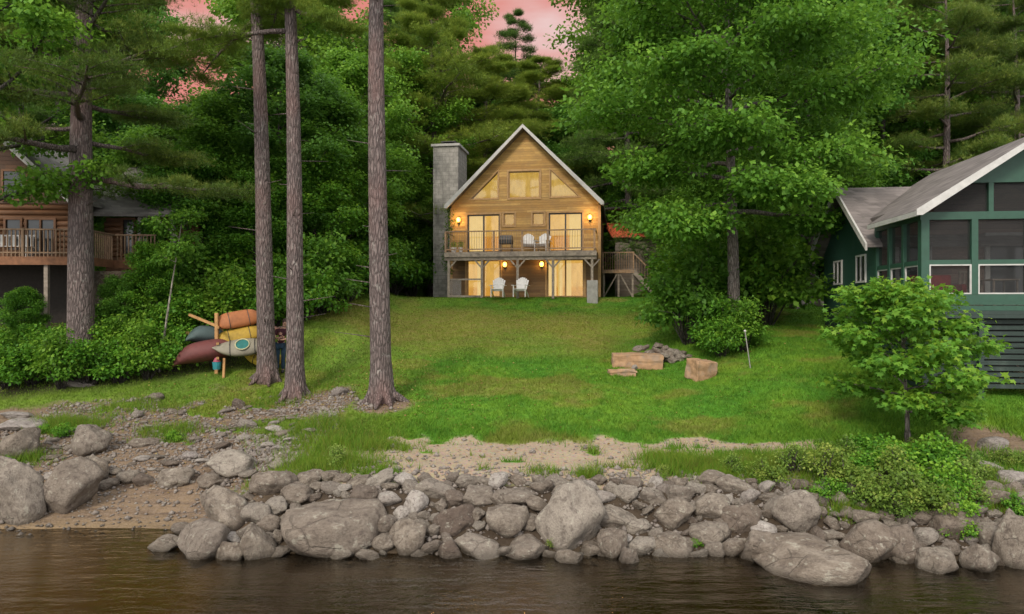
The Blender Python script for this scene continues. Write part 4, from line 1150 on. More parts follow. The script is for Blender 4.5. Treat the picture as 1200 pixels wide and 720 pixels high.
# gable with three openings cut as strips
c_h = (-.80, .80, 5.14, 6.50); tL = (-2.80, -1.36, 5.14); tR = (1.36, 2.80, 5.14)
def top(u): return AP - abs(u) * SL
def strip(u0, u1, f0, f1):
    mb.prism([(u0, f0(u0)), (u1, f0(u1)), (u1, f1(u1)), (u0, f1(u0))], 0, .2)
K = lambda k: (lambda u: k)
tri = lambda u: 5.14 + (2.80 - abs(u)) * (1.40 / 1.44)
for s in (-1, 1):
    e = [(HW, 2.80), (2.80, 1.36), (1.36, .80), (.80, 0)]
    for a, b in e:
        u0, u1 = (s * a, s * b) if s < 0 else (s * b, s * a)
        if a == HW: 
            mb.prism([(s * HW, EV), (s * 2.8, EV), (s * 2.8, top(2.8))], 0, .2)
        elif a == 2.80:
            strip(u0, u1, K(EV), K(5.14)); strip(u0, u1, tri, top)
        elif a == 1.36:
            strip(u0, u1, K(EV), top)
        else:
            strip(u0, u1, K(EV), K(5.14)); strip(u0, u1, K(6.50), top)
mb.build('front_wall', M['cabin_wood'], cab)
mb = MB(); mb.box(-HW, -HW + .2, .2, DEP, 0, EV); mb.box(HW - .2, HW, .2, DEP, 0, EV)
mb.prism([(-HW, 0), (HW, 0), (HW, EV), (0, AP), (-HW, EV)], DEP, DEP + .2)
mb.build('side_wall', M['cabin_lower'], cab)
MB().box(-HW + .2, HW - .2, .2, DEP, 2.14, 2.30).build('floor', M['deck_wood'], cab)
# corner boards
for s in (-1, 1):
    MB().box(s * HW - .07, s * HW + .07, -.035, .12, 0, EV - .12).build('corner_board', M['frame_wood'], cab)
# roof
OV = .22; FO = .55
def roof_side(s):
    m = MB()
    a = (0, AP + .18); b = (s * (HW + OV), AP + .18 - (HW + OV) * SL)
    m.prism([a, b, (b[0], b[1] - .14), (0, a[1] - .17)], -FO + .04, DEP + .6)
    return m
rf = roof_side(-1); r2 = roof_side(1); rf.add(r2.v, r2.f)
ro = rf.build('roof', M['roof_grey'], cab)
for s in (-1, 1):
    m = MB(); a = (0, AP + .21); b = (s * (HW + OV + .02), AP + .21 - (HW + OV + .02) * SL)
    m.prism([a, b, (b[0], b[1] - .155), (b[0] - s * .14, b[1] - .155), (0, a[1] - .18)], -FO - .02, -FO + .035)
    m.build('bargeboard', M['trim_white'], ro)
# windows and doors
def room_window(nm, h, mat, mull=1, fm=M['frame_dark'], fw=.07, depth=.55, curtain=None):
    u0, u1, v0, v1 = h
    m = MB(); frame_rect(m, u0 - .09, u1 + .09, v0 - (.02 if v0 < .3 else .09), v1 + .09, -.035, -.002, .09)
    fr = m.build(nm, M['frame_wood'], cab)
    m = MB(); frame_rect(m, u0 + .001, u1 - .001, v0 + .001, v1 - .001, .05, .11, fw)
    for k in range(mull):
        c = u0 + (u1 - u0) * (k + 1) / (mull + 1); m.box(c - fw * .55, c + fw * .55, .04, .115, v0 + fw, v1 - fw)
    m.build('frame', fm, fr)
    MB().box(u0 + fw, u1 - fw, .076, .082, v0 + fw, v1 - fw).build('pane', M['glass'], fr)
    m = MB(); m.box(u0 + .01, u1 - .01, depth, depth + .02, v0 + .01, v1 - .01)
    m.box(u0 - .05, u0 + .01, .21, depth, v0, v1); m.box(u1 - .01, u1 + .05, .21, depth, v0, v1); m.box(u0, u1, .21, depth, v1 - .01, v1 + .03); m.box(u0, u1, .21, depth, v0 - .03, v0 + .01)
    m.build('lit_interior', mat, fr)
    for (c0, c1) in (curtain or []):
        m = MB(); nn = max(4, int((c1 - c0) / .04)); pts = []
        for i in range(nn + 1):
            pts.append((c0 + (c1 - c0) * i / nn, .24 + .03 * (i % 2)))
        vs = [(p[0], p[1], z) for z in (v0 + .05, v1 - .05) for p in pts]
        m.add(vs, [(i, i + 1, i + nn + 2, i + nn + 1) for i in range(nn)]); m.build('curtain', M['curtain'], fr)
    return fr
room_window('sliding_door', doorsU[0], M['room_up'], curtain=[(-2.9, -2.2)])
room_window('sliding_door', doorsU[1], M['room_up'], curtain=[(2.3, 2.9)])
room_window('sliding_door', doorsL[0], M['room_low'], mull=1, fm=M['frame_wood'], curtain=[(-2.5, -2.2)])
room_window('sliding_door', doorsL[1], M['room_low'], mull=1, fm=M['frame_wood'], curtain=[(1.22, 1.62), (1.72, 1.95), (2.15, 2.4)])
for h in smalls: room_window('window', h, M['gable_pane'], mull=0, fm=M['frame_wood'], fw=.05, depth=.3)
room_window('picture_window', c_h, M['gable_pane'], mull=0, fm=M['frame_wood'], fw=.05, depth=.35)
for s in (-1, 1):
    A3 = [(s * 2.80, 5.14), (s * 1.36, 5.14), (s * 1.36, 6.54)]
    cx_ = sum(p[0] for p in A3) / 3; cz_ = sum(p[1] for p in A3) / 3
    big_ = [(cx_ + (p[0] - cx_) * 1.13, cz_ + (p[1] - cz_) * 1.13) for p in A3]; sm = [(cx_ + (p[0] - cx_) * .92, cz_ + (p[1] - cz_) * .92) for p in A3]
    m = MB()
    for i in range(3):
        j = (i + 1) % 3
        m.prism([A3[i], A3[j], big_[j], big_[i]], -.035, -.002)
    tw = m.build('triangular_window', M['frame_wood'], cab)
    MB().prism(sm, .05, .06).build('pane', M['glass'], tw)
    m = MB(); m.prism(A3, .30, .32); m.build('lit_interior', M['gable_pane'], tw)
    m = MB()
    for i in range(3):
        j = (i + 1) % 3; m.prism([A3[i], A3[j], sm[j], sm[i]], .04, .08)
    m.build('frame', M['frame_wood'], tw)
# lamps
def point(loc, e, parent=None, col=(1, .58, .2), r=.05):
    l = bpy.data.lights.new('lamp_light', 'POINT'); l.energy = e; l.color = col; l.shadow_soft_size = r
    o = link(bpy.data.objects.new('lamp_light', l)); o.location = loc
    if parent: o.parent = parent
    return o
def sconce(u, v, e):
    s = MB().box(u - .05, u + .05, -.03, -.001, v - .22, v + .1).tube([(u, -.02, v - .18), (u, -.12, v - .24), (u, -.14, v - .13)], .013, 6).tube([(u, -.14, v - .15), (u, -.14, v - .12)], [.03, .06], 8).build('wall_lamp', M['black'], cab)
    m = MB(); m.tube([(u, -.14, v - .12), (u, -.14, v - .05), (u, -.14, v + .05), (u, -.14, v + .12)], [.05, .095, .10, .05], 10).build('lamp_shade', M['lamp'], s, smooth=True)
    point((u, -.36, v), e, cab)
sconce(-3.42, 4.06, 15); sconce(3.36, 4.06, 15); sconce(-.98, 1.72, 7); sconce(.92, 1.72, 7)

# front deck (a part of the cabin with its own pieces)
DU0, DU1, DY = -3.80, 3.72, -1.45
dk = MB()
for i in range(10): dk.box(DU0, DU1, DY + i * .145, DY + i * .145 + .135, 2.24, 2.28)
deck = dk.build('deck', M['deck_wood'], cab)
m = MB(); m.box(DU0 - .02, DU1 + .02, DY - .045, DY - .002, 2.03, 2.27); m.box(DU0 - .02, DU1 + .02, DY + .05, DY + .16, 1.86, 2.04)
for i in range(14): 
    u = DU0 + .05 + i * (DU1 - DU0 - .15) / 13; m.box(u, u + .045, DY + .17, -.05, 2.05, 2.235)
m.build('deck_beam', M['grey_wood'], deck)
m = MB()
zr = 3.28
m.box(DU0, DU1, DY - .02, DY + .08, zr, zr + .05); m.box(DU0, DU1, DY + .01, DY + .05, 2.38, 2.44)
for s in (DU0 + .02, DU1 - .06): m.box(s, s + .045, DY + .1, -.04, zr - .002, zr + .046); m.box(s, s + .04, DY + .1, -.04, 2.38, 2.43)
for u in (DU0 + .03, -1.32, .1, 1.37, DU1 - .08): m.box(u - .045, u + .045, DY - .015, DY + .075, 2.285, zr - .003)
u = DU0 + .12
while u < DU1 - .1:
    m.tube([(u, DY + .03, 2.42), (u, DY + .03, zr)], .009, 5, False); u += .125
m.build('railing', M['deck_wood'], deck)
for u, nm in ((-3.62, 0), (-1.92, 0), (-.13, 0), (1.62, 0), (3.52, 0)):
    m = MB(); zb = 0.0 if u < 3 else .80
    m.box(u - .06, u + .06, DY + .045, DY + .165, zb - .05, 1.858)
    for s in (-1, 1):
        if DU0 < u + s * .3 < DU1 + .1: m.bar((u + s * .04, DY + .105, 1.50), (u + s * .36, DY + .105, 1.86), .07, .07)
    m.build('post', M['grey_wood'], deck)
MB().box(3.28, 3.80, DY - .12, DY + .35, -.3, .83).build('concrete_pier', M['concrete'], deck, bevel=.02)
m = MB(); m.box(-3.56, -1.98, DY + .08, DY + .12, .88, .96); m.box(-3.56, -1.98, DY + .08, DY + .12, .02, .12)
m.build('gate_rail', M['grey_wood'], deck)
n = NT('grey_mesh_screen'); mx = n.n('MixShader'); mx.inputs[0].default_value = .55
n.t.links.new(n.n('BsdfTransparent').outputs[0], mx.inputs[1]); n.t.links.new(n.bsdf((.22, .20, .19), .8), mx.inputs[2]); M['screen'] = n.done(mx.outputs[0])
MB().box(-3.56, -2.98, DY + .095, DY + .10, .12, .88).build('screen_panel', M['screen'], deck)
# chimney
ch = MB(); ch.box(-HW - 1.42, -HW - .02, 1.6, 3.7, -.4, 8.32); 
cho = ch.build('chimney', M['chimney'], cab)
MB().box(-HW - 1.52, -HW + .08, 1.5, 3.8, 8.32, 8.45).build('cap', M['concrete'], cho)
m = MB(); m.box(-HW - 1.0, -HW - .35, 2.1, 2.9, 8.45, 8.62); m.box(-HW - 1.1, -HW - .25, 2.0, 3.0, 8.66, 8.70)
for i in (-1.05, -.3):
    for j in (2.05, 2.95): m.box(-HW + i - .02, -HW + i + .02, j - .02, j + .02, 8.45, 8.66)
m.build('flue', M['black'], cho)

# ivy on the chimney corner
rg = np.random.default_rng(3); k = 900
C = np.stack([rg.normal(-HW - .18, .13, k), rg.uniform(-.12, .1, k) - .02, rg.uniform(1.3, 4.7, k)], 1); C[:, 0] += .12 * np.sin(C[:, 2] * 2)
U = rg.normal(size=(k, 3)) + [0, -.8, -.5]
iv = empty('climbing_vine', (CX, CY, CZ), R(-9), 'dark climbing vine between the chimney and the cabin front', 'vine')
mesh_obj('foliage', leaves_mesh('foliage', C, U, rg.uniform(.06, .12, k), rg.uniform(0, .4, k), 'oval', M['leaf_oak'], rg), iv)
MB().tube([(-HW - .1, -.03, -.1), (-HW - .2, -.03, 2), (-HW - .12, -.03, 4.5)], [.04, .03, .01], 6).build('stem', M['bark_dark'], iv)

# adirondack chairs
def adirondack(loc, rz, label, s=1.0):
    t = empty('adirondack_chair', loc, rz, label, 'chair'); t.scale = (s, s, s); W = M['white_paint']
    m = MB()
    for i in range(7):
        a = (i - 3) * .075; top_ = .98 - abs(i - 3) ** 1.7 * .022
        m.bar((a * .85, .22, .30), (a * 1.22, .52, top_), .082, .02, up=(0, -1, .3))
    m.bar((-.24, .37, .62), (.24, .37, .62), .03, .06); m.build('backrest', W, t)
    m = MB()
    for i in range(5): m.box(-.27, .27, -.30 + i * .105, -.21 + i * .105, .385 - i * .022, .405 - i * .022)
    m.build('seat', W, t)
    for s_ in (-1, 1):
        MB().box(s_ * .33 - .06, s_ * .33 + .06, -.36, .40, .555, .58).build('armrest', W, t)
        MB().box(s_ * .29 - .02, s_ * .29 + .02, -.34, -.25, 0, .553).build('leg', W, t)
        MB().bar((s_ * .285, -.26, .36), (s_ * .285, .60, .02), .03, .10).build('leg', W, t)
    return t
cm = Matrix.Translation((CX, CY, CZ)) @ Matrix.Rotation(R(-9), 4, 'Z')
def cl(u, y, v): return tuple(cm @ Vector((u, y, v)))
ad = adirondack(cl(-1.02, -1.95, .02), R(-6), 'white slatted garden chair on the grass under the cabin deck, nearer the chimney side')
def ad2(loc, rz, lb):
    return dup(ad, loc, rz, label=lb)
ad2(cl(.10, -1.95, .02), R(-12), 'white slatted garden chair on the grass under the cabin deck, nearer the concrete pier')
ad2(cl(.33, -.75, 2.285), R(0), 'white slatted chair up on the cabin deck, beside the dark grill')
ad2(cl(1.02, -.75, 2.285), R(-20), 'white slatted chair up on the cabin deck, beside the lit glass door')
# grill on deck
t = empty('barbecue_grill', cl(-.78, -.85, 2.285), R(-9), 'dark covered grill on the cabin deck beside the white chairs', 'grill')
MB().box(-.32, .32, -.25, .25, .42, .62).build('firebox', M['black'], t, bevel=.02)
MB().tube([(-.3, 0, .64), (.3, 0, .64)], .22, 12).build('lid', simple('grill_lid', (.09, .085, .08), .45), t)
for sx in (-1, 1):
    for sy in (-1, 1): MB().box(sx * .27 - .02, sx * .27 + .02, sy * .2 - .02, sy * .2 + .02, 0, .42).build('leg', M['black'], t)
# pots on deck
for u, rad_, lb in ((-3.45, .15, 'pale flower pot in the corner of the cabin deck by the chimney'), (-3.08, .11, 'small pale flower pot on the cabin deck left of the glass door')):
    t = empty('flower_pot', cl(u, -1.05, 2.285), 0, lb, 'plant pot')
    MB().tube([(0, 0, 0), (0, 0, .2), (0, 0, .26)], [rad_ * .7, rad_, rad_ * 1.05], 12).build('pot', M['white_paint'], t)
    rg = np.random.default_rng(5); k = 140; C = rg.normal(0, .09, (k, 3)) + [0, 0, .40]
    mesh_obj('plant', leaves_mesh('plant', C, rg.normal(size=(k, 3)), np.full(k, .07), rg.random(k), 'oval', M['leaf_shrub'], rg), t)

# side deck with stairs right of the cabin
sd = empty('side_deck', cl(HW + .05, 3.2, 0), R(-9), 'raised wooden side deck with steps at the right wall of the cabin', 'deck')
m = MB()
for i in range(12): m.box(.02 + i * .14, .15 + i * .14, 0, 2.2, 1.55, 1.59)
m.box(.02, 1.75, -.05, -.005, 1.40, 1.57); m.build('platform', M['deck_wood'], sd)
for x_ in (.1, .9, 1.66): MB().box(x_ - .05, x_ + .05, .02, .12, -.6, 1.548).build('post', M['grey_wood'], sd)
m = MB(); m.box(.02, 1.75, -.02, .05, 2.50, 2.56)
for i in range(14): m.box(.06 + i * .125, .085 + i * .125, 0, .03, 1.6, 2.5)
m.box(.02, .10, -.02, .06, 1.6, 2.5); m.box(1.66, 1.74, -.02, .06, 1.6, 2.5); m.bar((1.70, .02, 2.5), (3.0, .02, 1.15), .06, .06)
for i in range(8): m.box(1.85 + i * .15, 1.87 + i * .15, 0, .03, 1.35 - i * .155, 2.33 - i * .155)
m.build('railing', M['deck_wood'], sd)
m = MB()
for i in range(7): m.box(1.76 + i * .19, 1.98 + i * .19, .0, 1.1, 1.34 - i * .2, 1.38 - i * .2)
m.bar((1.70, -.01, 1.50), (3.05, -.01, .02), .045, .24); m.bar((1.70, 1.12, 1.50), (3.05, 1.12, .02), .045, .24)
m.build('stairs', M['grey_wood'], sd)
m = MB(); m.bar((.1, .07, .1), (.9, .07, 1.5), .05, .07); m.bar((1.66, .07, .1), (.9, .07, 1.5), .05, .07); m.build('brace', M['grey_wood'], sd)

# red roofed shed
X0, Y0, _ = P(743, 300, 42.0); zs = tz(X0, Y0)
M['red_roof'] = simple('red_metal_roof', (.50, .10, .045), .55, .15, 6, .1)
M['shed_wood'] = planks('shed_boards', (.17, .13, .10), (.26, .21, .17), .18, (.2, .19, .17), .5)
shd = empty('shed', (X0, Y0, zs), R(-8), 'small grey brown wooden shed with an orange red roof right of the cabin', 'shed')
ze = CAM_Z + (360 - 277) * 42 / F - zs; zt_ = ze + .95
MB().box(-1.15, 1.35, 0, 2.6, -.5, ze - .03).build('wall', M['shed_wood'], shd)
m = MB(); m.prism([(-1.45, -.35), (1.5, -.35)] if False else [(0, 0), (1, 0), (1, .06), (0, .06)], 0, .01) if False else None
m = MB(); m.add([(-1.35, -.35, ze - .10), (1.35, -.35, ze - .10), (1.7, 1.5, zt_), (-1.9, 1.5, zt_), (-1.35, -.35, ze - .02), (1.35, -.35, ze - .02), (1.7, 1.5, zt_ + .07), (-1.9, 1.5, zt_ + .07)],
                [(0, 1, 2, 3), (4, 7, 6, 5), (0, 4, 5, 1), (1, 5, 6, 2), (2, 6, 7, 3), (3, 7, 4, 0)])
m.build('roof', M['red_roof'], shd)
MB().box(-.5, .3, -.03, -.002, -.1, 1.7).build('door', M['shed_wood'], shd)

# ------------------------------------------------------------------ green house on the right
def green_siding(name, col, board, dark=.6):
    n = NT(name); tcx = n.n('TexCoord').outputs['Object']; z = n.n('SeparateXYZ', Vector=tcx).outputs['Z']
    fr = n.math('FRACT', n.math('DIVIDE', z, board))
    f = n.noise(n.coord('Object', (3, 3, 12)), 3, 5, .6)
    c = n.mix(n.ramp(f, [(.3, 0.0), (.75, 1.0)]), tuple(x * .75 for x in col), tuple(x * 1.25 for x in col))
    st = n.noise(n.coord('Object', (1.5, 1.5, .5)), 1.5, 5, .65)
    c = n.mix(n.ramp(st, [(.55, 0.0), (.75, .35)]), c, (.10, .13, .11))
    j = n.ramp(fr, [(0.0, 1.0), (.07, 0.0)])
    c = n.mix(n.math('MULTIPLY', j, dark), c, (.005, .012, .01))
    return n.done(n.bsdf(c, .6, n.bump(n.math('ADD', n.math('MULTIPLY', fr, -.8), n.math('MULTIPLY', f, .15)), .8, .02)))
M['green_wall'] = green_siding('green_clapboard', (.014, .058, .040), .15)
M['green_trim'] = simple('green_trim', (.019, .068, .043), .55, .15, 6, .15)
M['green_dark'] = green_siding('dark_green_slats', (.010, .026, .020), .14, .9)
GX, GY = 10.78, 18.0
RZ = R(-6.5)
gm = Matrix.Translation((GX, GY, 0)) @ Matrix.Rotation(RZ, 4, 'Z')
gh = empty('house', (GX, GY, 0), RZ, 'dark green house with a screened porch and grey roof at the right edge', 'house')
zf = CAM_Z + (360 - 353) * 18 / F          # floor trim
zh = CAM_Z + (360 - 258) * 18 / F          # header bottom
zsill = CAM_Z + (360 - 345) * 18 / F
zmid = CAM_Z + (360 - 309) * 18 / F
W_ = 5.7
UR = 2.85; OVG = .36; SLG = .64
def ga(u): return zef - .15 + (u + .35) * SLG
PD = 2.9                                    # porch depth
pw = .16
zef = zh + .34
# porch framing
m = MB()
m.box(-.02, W_, -.02, .16, zf - .10, zsill); m.box(-.02, W_, -.02, .16, zh, zef - .14)
m.box(-.02, .16, .16, PD, zf - .10, zsill); m.box(-.02, .16, .16, PD, zh, zef - .14)
m.build('porch_beam', M['green_trim'], gh)
posts = [0.0] + [1.24 + i * 1.36 for i in range(4)]
for i, u in enumerate(posts):
    m = MB(); m.box(u, u + (.20 if i == 0 else pw), -.03, .17, zsill, zh); m.build('porch_post', M['green_trim'], gh)
for y_ in (.95, 1.85, PD - .14):
    MB().box(-.03, .14, y_, y_ + .12, zsill, zh).build('porch_post', M['green_trim'], gh)
n = NT('dark_insect_screen'); mx = n.n('MixShader'); mx.inputs[0].default_value = .14
n.t.links.new(n.n('BsdfTransparent', Color=(.75, .75, .75)).outputs[0], mx.inputs[1]); n.t.links.new(n.bsdf((.10, .10, .10), .5), mx.inputs[2]); M['insect'] = n.done(mx.outputs[0])
def screen_bay(u0, u1, side=False):
    m = MB()
    def bx(a, b, y0, y1, c, d):
        m.box(y0, y1, a, b, c, d) if side else m.box(a, b, y0, y1, c, d)
    bx(u0, u1, -.01, .10, zmid - .03, zmid + .09)
    o = m.build('mid_rail', M['green_trim'], gh)
    m2 = MB(); w = .035
    for (a, b, c, d) in ((u0, u1, zsill, zsill + w), (u0, u1, zmid - .03 - w, zmid - .03), (u0, u0 + w, zsill + w, zmid - .03 - w), (u1 - w, u1, zsill + w, zmid - .03 - w)):
        m2.box(.0 + .01, .05, a, b, c, d) if side else m2.box(a, b, -.025, .03, c, d)
    m2.build('storm_frame', M['trim_white'], gh)
    m3 = MB()
    if side: m3.box(.06, .063, u0, u1, zsill + w, zmid - .06); m3.box(.06, .063, u0, u1, zmid + .09, zh)
    else: m3.box(u0, u1, .06, .063, zsill + w, zmid - .06); m3.box(u0, u1, .06, .063, zmid + .09, zh)
    m3.build('screen', M['insect'], gh)
ends = posts + [W_ + .2]
for i in range(len(posts) - 1): screen_bay(posts[i] + (.20 if i == 0 else pw), posts[i + 1])
for a, b in ((.17, .95), (1.07, 1.85), (1.97, PD - .14)): screen_bay(a, b, True)
# porch floor, inner wall, ceiling joists
MB().box(.0, W_, .0, PD, zf - .25, zf - .12).build('porch_floor', M['green_trim'], gh)
M['inner_wall'] = planks('porch_inner_wall', (.26, .16, .13), (.36, .23, .18), .15, (.06, .05, .045), .3)
m = MB(); m.prism([(.16, zf - .12), (5.5, zf - .12), (5.5, ga(.16) - .2), (UR, ga(UR) - .3), (.16, ga(.16) - .2)], PD - .02, PD + .1); m.build('inner_wall', M['inner_wall'], gh)
m = MB(); frame_rect(m, .55, 1.6, zf + .62, zmid + 1.0, PD - .08, PD - .021, .12); frame_rect(m, 3.1, 4.5, zf - .10, zmid + 1.08, PD - .08, PD - .021, .14); pass
ifr = m.build('inner_door_frame', M['trim_white'], gh)
m = MB(); m.box(.67, 1.48, PD - .06, PD - .03, zf + .74, zmid + .88); m.box(3.24, 4.36, PD - .06, PD - .03, zf + .04, zmid + .94); pass
m.build('glass', M['dark_glass'], ifr)
# gable glazing of porch
SLG = .64
def ga(u): return zef - .15 + (u + .35) * SLG
beam_z = zh + .95
m = MB(); m.prism([(.30, zh + .20), (5.4, zh + .20), (4.2, beam_z), ((beam_z - zef + .15) / SLG - .35 + .22, beam_z)], .055, .06)
m.build('gable_screen', M['insect'], gh)
MB().box(1.66, 1.78, -.02, .14, zh + .20, beam_z).build('gable_post', M['green_trim'], gh)
m = MB(); ub = (beam_z - zef + .15) / SLG - .13
m.prism([(ub, beam_z), (2 * UR - ub, beam_z), (UR, ga(UR) - .16)], -.03, .12); m.build('gable_wall', M['green_trim'], gh)
# porch roof: ridge at u=4.1
UR = 2.85; OVG = .36
def gro(s):
    m = MB(); a = (UR, ga(UR)); L = UR + OVG
    b = (UR - s * L, a[1] - L * SLG)
    m.prism([a, b, (b[0], b[1] - .10), (UR, a[1] - .13)], -.55, PD - .4)
    c_ = (UR - s * (L - .5), a[1] - (L - .5) * SLG)
    m.prism([a, c_, (c_[0], c_[1] - .10), (UR, a[1] - .13)], PD - .4, PD + 2.6)
    return m
r1 = gro(1); r2 = gro(-1); r1.add(r2.v, r2.f); grf = r1.build('roof', M['roof_grey'], gh)
for s in (1, -1):
    m = MB(); L = UR + OVG + .01; a = ga(UR) + .03; bx_ = UR - s * L; bz = a - L * SLG
    m.prism([(UR, a), (bx_, bz), (bx_, bz - .15), (bx_ + s * .14, bz - .15), (UR, a - .14)], -.61, -.553); m.build('bargeboard', M['trim_white'], grf)
    m = MB(); m.box(min(bx_, bx_ + s * .06), max(bx_, bx_ + s * .06), -.55, PD - .35, bz - .17, bz - .04); m.build('eave_fascia', M['trim_white'], grf)
# ceiling fan knob light
MB().tube([(2.35, 1.2, zh + .72), (2.35, 1.2, zh + .86)], [.10, .10], 10).build('ceiling_light', simple('pinkish_globe', (.38, .26, .25)), gh)
# main body with cross gable facing left
BY0, BY1 = PD, 7.5; BM = (BY0 + BY1) / 2
zb_e = CAM_Z + (360 - 291) * 20.9 / F; RS_ = .80; zap = zb_e + (BM - BY0) * RS_ + .25
m = MB(); 
wl = [(BY0, 0), (BY1, 0)]
zbot = 2.2
def yprism(mb, poly, x0, x1):          # polygon in y,z extruded along x
    n_ = len(poly); vs = [(x0, y, z) for y, z in poly] + [(x1, y, z) for y, z in poly]
    mb.add(vs, [tuple(range(n_)), tuple(range(2 * n_ - 1, n_ - 1, -1))] + [(i, i + n_, (i + 1) % n_ + n_, (i + 1) % n_) for i in range(n_)])
yprism(m, [(BY0, zf - .25), (BY1, zf - .25), (BY1, zb_e + .1), (BM, zap), (BY0, zb_e + .1)], 0, W_)
m.build('wall', M['green_wall'], gh)
m = MB(); yprism(m, [(BY0 - .0, zbot), (BY1, zbot + .4), (BY1, zf - .252), (BY0, zf - .252)], .03, W_); m.build('foundation', M['green_dark'], gh)
def bro(s):
    m = MB(); L = (BM - BY0) + .38
    y1_ = BM - s * L
    yprism(m, [(BM, zap + .15), (y1_, zap + .15 - L * RS_), (y1_, zap + .05 - L * RS_), (BM, zap + .02)], -.38, W_ + .4); return m
r1 = bro(1); r2 = bro(-1); r1.add(r2.v, r2.f); bro_ = r1.build('roof', M['roof_grey'], gh)
for s in (1, -1):
    m = MB(); L = (BM - BY0) + .40; y1_ = BM - s * L
    yprism(m, [(BM, zap + .18), (y1_, zap + .18 - L * RS_), (y1_, zap - .03 - L * RS_), (BM, zap - .04)], -.44, -.382); m.build('bargeboard', M['trim_white'], bro_)
# two small windows on the left wall
for (y0_, y1_, z0_, z1_) in ((3.55, 4.35, zf + .62, zf + 1.52), (5.6, 6.4, zf + .62, zf + 1.47)):
    m = MB()
    for (a, b, c, d) in ((y0_, y1_, z0_, z0_ + .06), (y0_, y1_, z1_ - .06, z1_), (y0_, y0_ + .07, z0_ + .06, z1_ - .06), (y1_ - .07, y1_, z0_ + .06, z1_ - .06), ((y0_ + y1_) / 2 - .03, (y0_ + y1_) / 2 + .03, z0_ + .06, z1_ - .06)): m.box(-.045, -.002, a, b, c, d)
    wf = m.build('window', M['trim_white'], gh); MB().box(-.02, -.003, y0_ + .07, y1_ - .07, z0_ + .06, z1_ - .06).build('pane', M['dark_glass'], wf)
# underfloor slats in front + skirt
m = MB()
for i in range(14):
    z0_ = 2.25 + i * .155
    if z0_ + .11 < zf - .45: m.box(.1, W_, .25, .29, z0_, z0_ + .11); m.box(.1, .14, .29, PD, z0_, z0_ + .11)
for u in (.1, 1.5, 2.9, 4.3): m.box(u, u + .12, .12, .24, 1.9, zf - .26)
m.build('skirt_slats', M['green_dark'], gh)
m = MB(); m.box(-.01, W_, .0, .10, zf - .45, zf - .255); m.box(-.01, .09, .1, PD, zf - .45, zf - .255); m.build('skirt_beam', M['green_dark'], gh)
MB().box(.3, W_, 1.2, 1.3, 1.8, zf - .26).build('underfloor_shade', M['black'], gh)  # black sheet standing in for the shade under the porch floor
def gl_(u, y, z): return tuple(gm @ Vector((u, y, z)))
# red couch behind the screen
M['red_cloth'] = simple('red_cloth', (.33, .018, .02), .85)
t = empty('sofa', gl_(1.0, 1.5, zf - .12), RZ, 'red sofa behind the lower left screen of the green porch', 'sofa')
MB().box(-.62, .62, -.3, .35, .1, .42).build('seat', M['red_cloth'], t, bevel=.05); MB().box(-.62, .62, .22, .42, .42, .88).build('backrest', M['red_cloth'], t, bevel=.05)
MB().box(-.76, -.63, -.3, .42, .1, .6).build('armrest', M['red_cloth'], t, bevel=.04); MB().box(.63, .76, -.3, .42, .1, .6).build('armrest', M['red_cloth'], t, bevel=.04)
t = empty('porch_chair', gl_(2.05, 1.6, zf - .12), RZ, 'pale wooden chair behind the second lower porch screen', 'chair')
PWd = simple('pale_wood', (.34, .27, .21))
MB().box(-.22, .22, -.22, .22, .42, .46).build('seat', PWd, t)
m = MB()
for i in range(4): m.box(-.2 + i * .115, -.15 + i * .115, .19, .22, .46, .95)
m.box(-.22, .22, .185, .225, .95, 1.0); m.build('backrest', PWd, t)
for sx in (-1, 1):
    for sy in (-1, 1): MB().box(sx * .19 - .02, sx * .19 + .02, sy * .19 - .02, sy * .19 + .02, 0, .42).build('leg', PWd, t)
t = empty('porch_table', gl_(2.75, 1.5, zf - .12), RZ, 'small pale table behind the second porch screen', 'table')
MB().box(-.35, .35, -.35, .35, .70, .74).build('table_top', PWd, t)
for sx in (-1, 1):
    for sy in (-1, 1): MB().box(sx * .3 - .02, sx * .3 + .02, sy * .3 - .02, sy * .3 + .02, 0, .70).build('leg', PWd, t)
# bench at right edge
x, y, z = ground_at(1200, 452)
t = empty('picnic_table', (x + .42, y + .2, z), RZ, 'weathered grey picnic table on the grass below the green porch', 'picnic table')
m = MB()
for i in range(4): m.box(-.85, .85, -.34 + i * .17, -.19 + i * .17, .70, .74)
m.build('table_top', M['grey_wood'], t)
for s in (-1, 1):
    m = MB(); m.box(-.85, .85, s * .68 - .13, s * .68 + .13, .40, .44); m.build('bench_seat', M['grey_wood'], t)
for sx in (-.65, .65):
    m = MB(); m.bar((sx, -.30, .70), (sx, -.62, -.05), .05, .09); m.bar((sx, .30, .70), (sx, .62, -.05), .05, .09); m.box(sx - .065, sx - .026, -.78, .78, .33, .40); m.build('trestle', M['grey_wood'], t)

